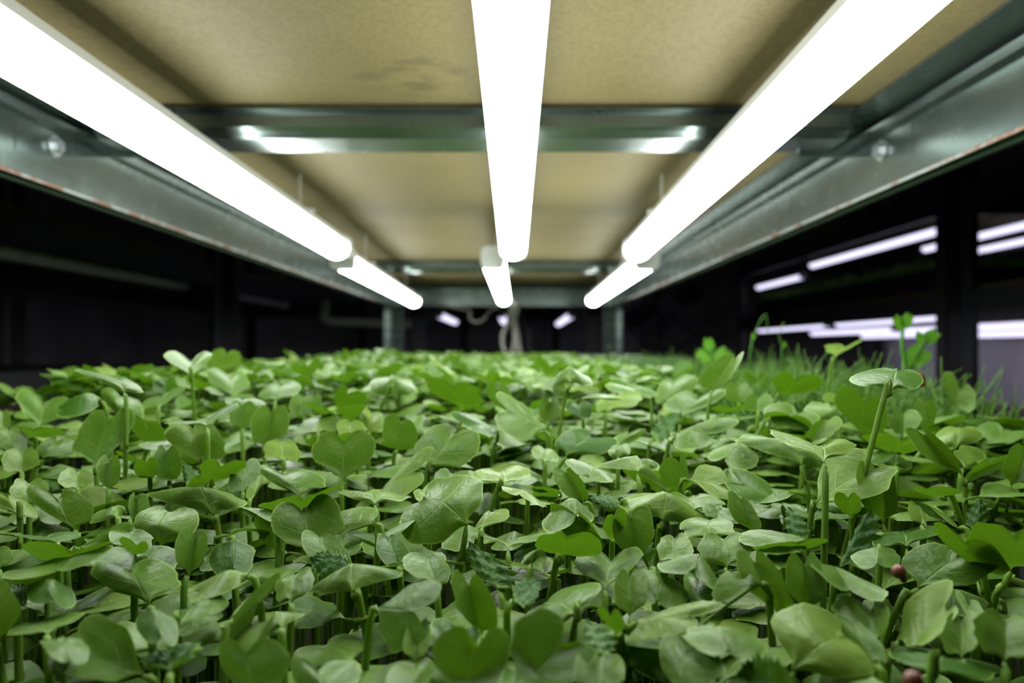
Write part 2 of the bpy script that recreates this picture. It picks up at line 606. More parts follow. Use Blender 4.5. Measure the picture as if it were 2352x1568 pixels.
G1 = 'white tubes over the radish'
led_tube(-0.1870, 0.08, 0.1144, -0.1748, 0.685, 0.0984, 'bright white tube lamp overhead, nearest on the side of the unlit racks', group=G1)
led_tube(-0.0010, 0.08, 0.1168, -0.0010, 0.685, 0.0976, 'bright white tube lamp running straight ahead above the lens', group=G1)
led_tube(0.1269, 0.08, 0.1195, 0.1210, 0.685, 0.0963, 'bright white tube lamp overhead, nearest on the side of the lavender lamps', group=G1)
led_tube(-0.1805, 0.715, 0.0925, -0.2000, 1.37, 0.0935, 'white tube lamp farther along, beside the steel beam facing the unlit racks', group=G1)
led_tube(-0.0225, 0.715, 0.0935, -0.0204, 1.34, 0.0950, 'middle white tube lamp farther along, square white cap showing', group=G1)
led_tube(0.1400, 0.715, 0.0925, 0.1540, 1.34, 0.0933, 'white tube lamp farther along, beside the steel beam facing the lavender lamps', group=G1)

# cables hanging at the far end of the rack
ob = MB()
def spline(ps, n=8):
    ps = [Vector(p) for p in ps]
    out = []
    for i in range(len(ps) - 1):
        p0, p1, p2, p3 = ps[max(i - 1, 0)], ps[i], ps[i + 1], ps[min(i + 2, len(ps) - 1)]
        for k in range(n):
            t = k / n
            out.append(0.5 * ((2 * p1) + (p2 - p0) * t + (2 * p0 - 5 * p1 + 4 * p2 - p3) * t * t + (3 * p1 - p0 - 3 * p2 + p3) * t ** 3))
    out.append(ps[-1])
    return out

ca = MB().tube(spline([pt(1172, 694, 1.35), pt(1183, 705, 1.42), pt(1180, 735, 1.5), pt(1188, 780, 1.54), pt(1197, 850, 1.55), pt(1200, 900, 1.55)]), 0.0075, 8).build('hanging_cable', 'cable', smooth=True)
tag(ca, 'thick pale cable hanging down behind the middle lamp to the plants', 'cable', 'pale cables at the rack end')
ca = MB().tube(spline([pt(1176, 700, 1.40), pt(1168, 738, 1.52), pt(1154, 770, 1.53), pt(1158, 804, 1.53), pt(1174, 812, 1.53), pt(1182, 780, 1.53), pt(1178, 745, 1.52), pt(1170, 712, 1.50)]), 0.0042, 8).build('hanging_cable', 'cable', smooth=True)
tag(ca, 'thin pale cable hanging in a long loop behind the middle lamp', 'cable', 'pale cables at the rack end')
ca = MB().tube(spline([pt(1170, 696, 1.42), pt(1128, 712, 1.56), pt(1112, 732, 1.56), pt(1092, 740, 1.56), pt(1078, 728, 1.56), pt(1074, 712, 1.57), pt(980, 696, 1.57)]), 0.0026, 6).build('hanging_cable', 'cable', smooth=True)
tag(ca, 'thin pale cable drooping in a shallow loop below the end beam', 'cable', 'pale cables at the rack end')
ca = MB().tube(spline([pt(1178, 700, 1.4), pt(1196, 722, 1.6), pt(1212, 756, 1.56), pt(1216, 800, 1.56), pt(1216, 880, 1.56)]), 0.0040, 6).build('hanging_cable', 'black', smooth=True)
tag(ca, 'black cable hanging beside the thick pale cable', 'cable')


# ------------------------------------------------------------------ trays on the shelf
SOIL = -0.118
def tray(x0, x1, y0, y1, label, zt=LOW_T, group='black trays under the plants', soil=True):
    root = tag(empty('growing_tray', ((x0 + x1) / 2, (y0 + y1) / 2, H(zt))), label, 'tray', group)
    m = MB()
    t, hh = 0.003, 0.055
    m.box(x0, x1, y0, y1, H(zt) + 0.0005, H(zt) + t)
    for a, b, c, d in ((x0, x0 + t, y0, y1), (x1 - t, x1, y0, y1), (x0 + t, x1 - t, y0, y0 + t), (x0 + t, x1 - t, y1 - t, y1)):
        m.box(a, b, c, d, H(zt) + t, H(zt) + hh)
    m.build('tray_body', 'black', root)
    r = MB()
    for a, b, c, d in ((x0 - 0.005, x0 + t, y0 - 0.005, y1 + 0.005), (x1 - t, x1 + 0.005, y0 - 0.005, y1 + 0.005), (x0 + t, x1 - t, y0 - 0.005, y0 + t), (x0 + t, x1 - t, y1 - t, y1 + 0.005)):
        r.box(a, b, c, d, H(zt) + hh, H(zt) + hh + 0.003)
    r.build('tray_rim', 'black', root)
    if soil:
        MB().box(x0 + t, x1 - t, y0 + t, y1 - t, H(zt) + t, H(zt) + 0.047).build('growing_mat', 'soil', root)
    return root


XM = 0.098                       # border between the two columns of trays
tray(-0.272, XM - 0.006, -0.06, 0.452, 'black growing tray under the large front radish seedlings, unlit rack side')
tray(XM + 0.006, 0.224, -0.06, 0.282, 'black growing tray under the large front radish seedlings, lavender lamp side')
tray(-0.272, XM - 0.006, 0.464, 0.974, 'black growing tray under the blurred radish canopy halfway back')
tray(-0.272, XM - 0.006, 0.986, 1.496, 'black growing tray under the most distant radish canopy')
tray(XM + 0.006, 0.230, 0.292, 0.802, 'black growing tray under the feathery dill seedlings')
tray(XM + 0.006, 0.224, 0.814, 1.324, 'black growing tray under the dense small cress leaves')


# ------------------------------------------------------------------ neighbouring racks
def plain_rack(x0, x1, y0, y1, levels, label, mat='dark_steel', top=2.1):
    root = tag(empty('shelving_rack', ((x0 + x1) / 2, (y0 + y1) / 2, 0)), label, 'shelf rack')
    for x, sx in ((x0, 1), (x1, -1)):
        for y, sy in ((y0, 1), (y1, -1)):
            perforated_post(x, y, sx, sy, 0, top, root, mat, slots=False)
    for h in levels:
        for x in (x0 + 0.003, x1 - 0.019):
            MB().box(x, x + 0.016, y0 + 0.003, y1 - 0.003, H(h) - 0.050, H(h)).build('beam', mat, root)
        for y in (y0 + 0.003, y1 - 0.019):
            MB().box(x0 + 0.021, x1 - 0.021, y, y + 0.016, H(h) - 0.050, H(h)).build('end_beam', mat, root)
        nb = max(1, round((y1 - y0) / 0.8))
        for k in range(1, nb + 1):
            yy = y0 + (y1 - y0) * k / (nb + 1)
            MB().box(x0 + 0.020, x1 - 0.020, yy, yy + 0.03, H(h) - 0.020, H(h) - 0.0005).build('cross_bar', mat, root)
    return root


def simple_board(x0, x1, y0, y1, h, label):
    o = MB().box(x0, x1, y0, y1, H(h) + 0.0005, H(h) + 0.012).build('shelf_board', 'board')
    return tag(o, label, 'shelf board')


# rack in line behind ours
plain_rack(-0.31, 0.26, 2.06, 4.0, (0.215, LOW_T), 'dark steel rack standing in line behind the far end beam', 'dark_steel')
simple_board(-0.29, 0.24, 2.07, 3.99, 0.215, 'shelf panel above the bluish lamps beyond the end beam')
simple_board(-0.29, 0.24, 2.07, 3.99, LOW_T, 'shelf panel below the bluish lamps beyond the end beam')
GB = 'bluish tubes beyond the end beam'
led_tube(-0.235, 2.12, 0.105, -0.235, 2.72, 0.105, 'short bluish tube lamp beyond the end beam, unlit rack side', 'lamp_far', GB, True, 0.0125, 0.215)
led_tube(-0.040, 2.12, 0.105, -0.040, 2.72, 0.105, 'short bluish tube lamp beyond the end beam, behind the pale cables', 'lamp_far', GB, True, 0.0125, 0.215)
led_tube(0.180, 2.12, 0.105, 0.180, 2.78, 0.100, 'short bluish tube lamp beyond the end beam, lavender lamp side', 'lamp_far', GB, True, 0.0125, 0.215)

o = MB().box(-0.75, 0.75, 4.10, 4.12, 0.0, H(0.35)).build('wall_panel', 'panel')
tag(o, 'violet grey sheet closing the far end behind the bluish lamps', 'panel')
# rack with lavender lamps
plain_rack(1.00, 1.62, 1.58, 3.05, (0.365, 0.128, -0.20), 'dark steel rack holding the lavender lamps and tall greens', 'dark_steel')
plain_rack(1.00, 1.62, 0.06, 1.53, (0.365, 0.128, -0.20), 'dark steel rack nearest the lens beyond the lavender lamps', 'dark_steel')
for y0, y1, nm in ((1.59, 3.04, 'distant'), (0.07, 1.52, 'nearest')):
    simple_board(1.02, 1.60, y0, y1, 0.365, f'shelf panel above the high lavender lamps, {nm} bay')
    simple_board(1.02, 1.60, y0, y1, 0.128, f'shelf panel above the low lavender lamps, {nm} bay')
    simple_board(1.02, 1.60, y0, y1, -0.20, f'lowest shelf panel behind the dill, {nm} bay')
GL = 'lavender tubes on the neighbouring rack'
for (x, ya, yb, h, t) in (
        (1.07, 1.70, 2.46, 0.298, 'long lavender tube lamp high up, nearest to our rack'),
        (1.07, 2.52, 3.00, 0.268, 'short lavender tube lamp high up, at the far end of its row'),
        (1.33, 1.62, 2.22, 0.322, 'lavender tube lamp high up, second row in'),
        (1.52, 1.62, 2.30, 0.322, 'lavender tube lamp high up, third row in, near the wall'),
        (1.07, 1.64, 2.26, 0.082, 'low lavender tube lamp nearest to our rack, large and blurred'),
        (1.07, 2.32, 2.98, 0.082, 'low lavender tube lamp nearest to our rack, distant end'),
        (1.30, 1.64, 2.26, 0.062, 'low lavender tube lamp in the middle row, large and blurred'),
        (1.30, 2.32, 2.98, 0.068, 'low lavender tube lamp in the middle row, distant end'),
        (1.52, 1.64, 2.26, 0.048, 'low lavender tube lamp along the wall side, large and blurred'),
        (1.52, 2.32, 2.98, 0.056, 'low lavender tube lamp along the wall side, distant end'),
        (1.20, 0.85, 1.45, 0.074, 'low lavender tube lamp close to the photo border')):
    led_tube(x, ya, h, x, yb, h, t, 'lamp_far', GL, True, 0.0125 if h > 0.2 else 0.0145, 0.345 if h > 0.2 else 0.108)
tray(1.05, 1.57, 1.65, 2.95, 'black tray of tall greens on the lavender lamp rack', zt=0.1405, group='trays on other racks')
o = MB().box(1.66, 1.68, 0.02, 3.1, 0.02, H(0.12)).build('wall_panel', 'panel')
tag(o, 'violet grey sheet standing behind the low lavender lamps', 'panel')

# unlit racks on the other side
plain_rack(-1.40, -0.78, 0.30, 1.82, (0.215, -0.11), 'unlit dark rack nearest the lens, holding switched-off lamps', 'dark_steel')
plain_rack(-1.40, -0.78, 1.90, 3.60, (0.215, -0.11), 'unlit dark rack farther back beside the white pipe', 'dark_steel')
for y0, y1, nm in ((0.31, 1.81, 'nearest'), (1.91, 3.59, 'distant')):
    simple_board(-1.38, -0.80, y0, y1, 0.215, f'shelf panel above the switched-off lamps, {nm} unlit bay')
    simple_board(-1.38, -0.80, y0, y1, -0.11, f'low shelf panel of the {nm} unlit bay')
GU = 'switched-off tubes on the unlit rack'
led_tube(-0.86, 0.95, 0.162, -0.86, 1.78, 0.162, 'long grey switched-off tube lamp on the unlit rack, nearest', 'lamp_off', GU, True, 0.0150, 0.195)
led_tube(-0.86, 1.96, 0.162, -0.86, 2.58, 0.162, 'grey switched-off tube lamp on the unlit rack, farther back', 'lamp_off', GU, True, 0.0150, 0.195)
tray(-1.34, -0.84, 0.60, 1.70, 'empty black tray on the nearest unlit rack', zt=-0.0975, group='trays on other racks', soil=False)

# white pipe elbow
pp = MB().tube(spline([pt(745, 690, 2.1), pt(745, 715, 2.1), pt(746, 729, 2.1), pt(754, 735, 2.1), pt(775, 737, 2.1), pt(886, 742, 2.09), pt(947, 744, 2.075)]), 0.0135, 12).build('pipe_elbow', 'plastic', smooth=True)
tag(pp, 'white plastic pipe bending round beside the far slotted post', 'pipe')

# black fan hanging in the dark
fc = pt(1530, 700, 2.9)
fan = tag(empty('wall_fan', (fc.x, fc.y, fc.z - 0.22)), 'large round black fan in the dark beyond the rack post', 'fan')
r_ = MB()
for rr in (0.185, 0.14, 0.095):
    r_.tube([fc + Vector((rr * math.cos(a), 0, rr * math.sin(a))) for a in [2 * math.pi * i / 28 for i in range(29)]], 0.006 if rr > 0.18 else 0.003, 6)
r_.build('guard', 'black', fan)
MB().tube([fc + Vector((0, -0.02, 0)), fc + Vector((0, 0.10, 0))], 0.045, 16).build('motor', 'dark_steel', fan)
for k in range(4):
    a = math.pi / 2 * k + 0.4
    d, e = Vector((math.cos(a), 0, math.sin(a))), Vector((-math.sin(a), 0, math.cos(a)))
    m = MB()
    for t, wd in ((0.04, 0.03), (0.09, 0.06), (0.14, 0.075), (0.17, 0.05)):
        for s in (-1, 1):
            m.v.append(tuple(fc + d * t + e * wd * s * 0.6 + Vector((0, 0.035 + 0.018 * s, 0))))
    for i in range(3):
        m.f.append((2 * i, 2 * i + 1, 2 * i + 3, 2 * i + 2))
    m.build('blade', 'black', fan)
MB().box(fc.x - 0.012, fc.x + 0.012, fc.y + 0.08, fc.y + 0.10, 0, fc.z + 0.02).build('pole', 'dark_steel', fan)
MB().box(fc.x - 0.18, fc.x + 0.18, fc.y - 0.05, fc.y + 0.22, 0.0, 0.02).build('foot', 'dark_steel', fan)


# ------------------------------------------------------------------ leaves
def smooth_outline(ctrl, n):
    """resample a Catmull-Rom curve through ctrl to n points"""
    c = np.array(ctrl, float)
    pts = []
    for i in range(len(c) - 1):
        p0, p1, p2, p3 = c[max(i - 1, 0)], c[i], c[i + 1], c[min(i + 2, len(c) - 1)]
        for k in range(10):
            t = k / 10
            pts.append(0.5 * (2 * p1 + (p2 - p0) * t + (2 * p0 - 5 * p1 + 4 * p2 - p3) * t * t + (3 * p1 - p0 - 3 * p2 + p3) * t ** 3))
    pts.append(c[-1])
    pts = np.array(pts)
    d = np.concatenate([[0], np.cumsum(np.linalg.norm(np.diff(pts, axis=0), axis=1))])
    s = np.linspace(0, d[-1], n)
    return np.stack([np.interp(s, d, pts[:, 0]), np.interp(s, d, pts[:, 1])], 1)


COT = [(0, 0), (.055, .06), (.12, .13), (.29, .215), (.60, .34), (.86, .54), (.985, .77), (1.0, .95), (.93, 1.15), (.75, 1.31), (.51, 1.355), (.28, 1.28), (.10, 1.12), (0, 1.0)]


def leaf_grid(kind, n, m, r):
    """canonical leaf: arrays of (s, t, q, v) per half; s across (1 = widest), t along the midrib (1 = notch or tip)"""
    halves = []
    for side in (-1, 1):
        if kind == 'true':
            t = np.linspace(0, 1, n)
            w = np.sin(np.pi * np.clip(t, 0, 1) ** 0.75) ** 0.8
            saw = 1 + 0.16 * ((np.arange(n) % 2) * 2 - 1) * (t > 0.12)
            out = np.stack([w * saw, t], 1)
            out[0] = (0.03, 0)
            out[-1] = (0, 1)
        else:
            c = [(a * (1 + 0.06 * r.normal() * (a > .3)), b + 0.035 * r.normal() * (a > .3)) for a, b in COT]
            out = smooth_outline(c, n)
        tm = np.linspace(0, 1, n) ** 1.1
        S = np.zeros((n, m + 1)); T = np.zeros((n, m + 1)); Q = np.zeros((n, m + 1)); V = np.zeros((n, m + 1))
        for k in range(m + 1):
            f = k / m
            S[:, k] = out[:, 0] * f * side
            T[:, k] = tm * (1 - f) + out[:, 1] * f
            Q[:, k] = f
            V[:, k] = np.linspace(0, 1, n)
        halves.append((S, T, Q, V, side))
    return halves


def leaf_surface(kind, B, N, L, R, curl, r, n=15, m=5, wave=0.03, tw=0.75):
    """vertices, faces and uv of a leaf spanned by base B, notch N and the side points L and R"""
    B, N, L, R = (np.array(x, float) for x in (B, N, L, R))
    if kind == 'true':
        tw = 0.5
    Mp = B + (N - B) * tw
    hw = 0.5 * (np.linalg.norm(L - Mp) + np.linalg.norm(R - Mp))
    nn = np.cross(N - B, R - L)
    nl = np.linalg.norm(nn)
    nn = nn / nl if nl > 1e-12 else np.array([0, 0, 1.0])
    if nn[2] < 0:
        nn = -nn
    vs, fs, uv = [], [], []
    ph = r.uniform(0, 6.28, 2)
    for S, T, Q, V, side in leaf_grid(kind, n, m, r):
        D = (R - Mp) if side > 0 else (L - Mp)
        P = B + T[..., None] * (N - B) + np.abs(S)[..., None] * D
        bulge = curl * hw * (1 - Q ** 2) * np.clip(T * 2.5, 0, 1) * np.clip(1.35 - T, 0, 1)
        ripple = wave * hw * Q * np.sin(V * 6.3 + ph[0] + side * ph[1])
        if kind == 'true':
            ripple = 0.10 * hw * np.sin(V * 26 + side) * (0.3 + Q) + 0.06 * hw * np.sin(Q * 14 + V * 9)
        else:
            ripple = ripple + 0.035 * hw * np.sin(V * 13.0) * np.sin(Q * np.pi)   # soft swelling between the veins
        P = P + (bulge + ripple)[..., None] * nn
        k = len(vs)
        nr, nc = S.shape
        vs += P.reshape(-1, 3).tolist()
        uv += np.stack([0.5 + 0.5 * side * Q, V], -1).reshape(-1, 2).tolist()
        for i in range(nr - 1):
            for j in range(nc - 1):
                a = k + i * nc + j
                q = (a, a + 1, a + nc + 1, a + nc)
                fs.append(q if side > 0 else q[::-1])
    # weld the two halves along the midrib
    nr, nc = n, m + 1
    half = nr * nc
    remap = list(range(2 * half))
    for i in range(nr):
        remap[half + i * nc] = i * nc
    fs = [tuple(remap[x] for x in f) for f in fs]
    fs = [tuple(dict.fromkeys(f)) for f in fs]
    return vs, [f for f in fs if len(f) >= 3], uv


def leaf_object(name, geo, mat, parent, origin):
    vs, fs, uv = geo
    me = bpy.data.meshes.new(name)
    o = np.array(origin)
    me.from_pydata([tuple(np.array(v) - o) for v in vs], [], fs)
    me.polygons.foreach_set('use_smooth', [True] * len(me.polygons))
    lay = me.uv_layers.new(name='leaf')
    idx = np.zeros(len(me.loops), dtype=np.int32)
    me.loops.foreach_get('vertex_index', idx)
    lay.data.foreach_set('uv', np.array(uv)[idx].ravel())
    me.materials.append(M[mat])
    ob = bpy.data.objects.new(name, me)
    col.objects.link(ob)
    ob.parent = parent
    return ob


# height of the canopy below the lens, by distance
CZ = [.05, .10, .14, .19, .235, .28, .35, .60, 1.0, 2.0]
CC = [.046, .047, .0445, .037, .029, .022, .0190, .0165, .0165, .018]


def canopy(Z):
    return float(np.interp(Z, CZ, CC))


ZS = np.linspace(0.06, 1.2, 1200)
YS = np.array([VY + canopy(z) / z * F for z in ZS])


def depth_of(py):
    py = min(max(py, YS[-1]), YS[0])
    return float(np.interp(-py, -YS, ZS))


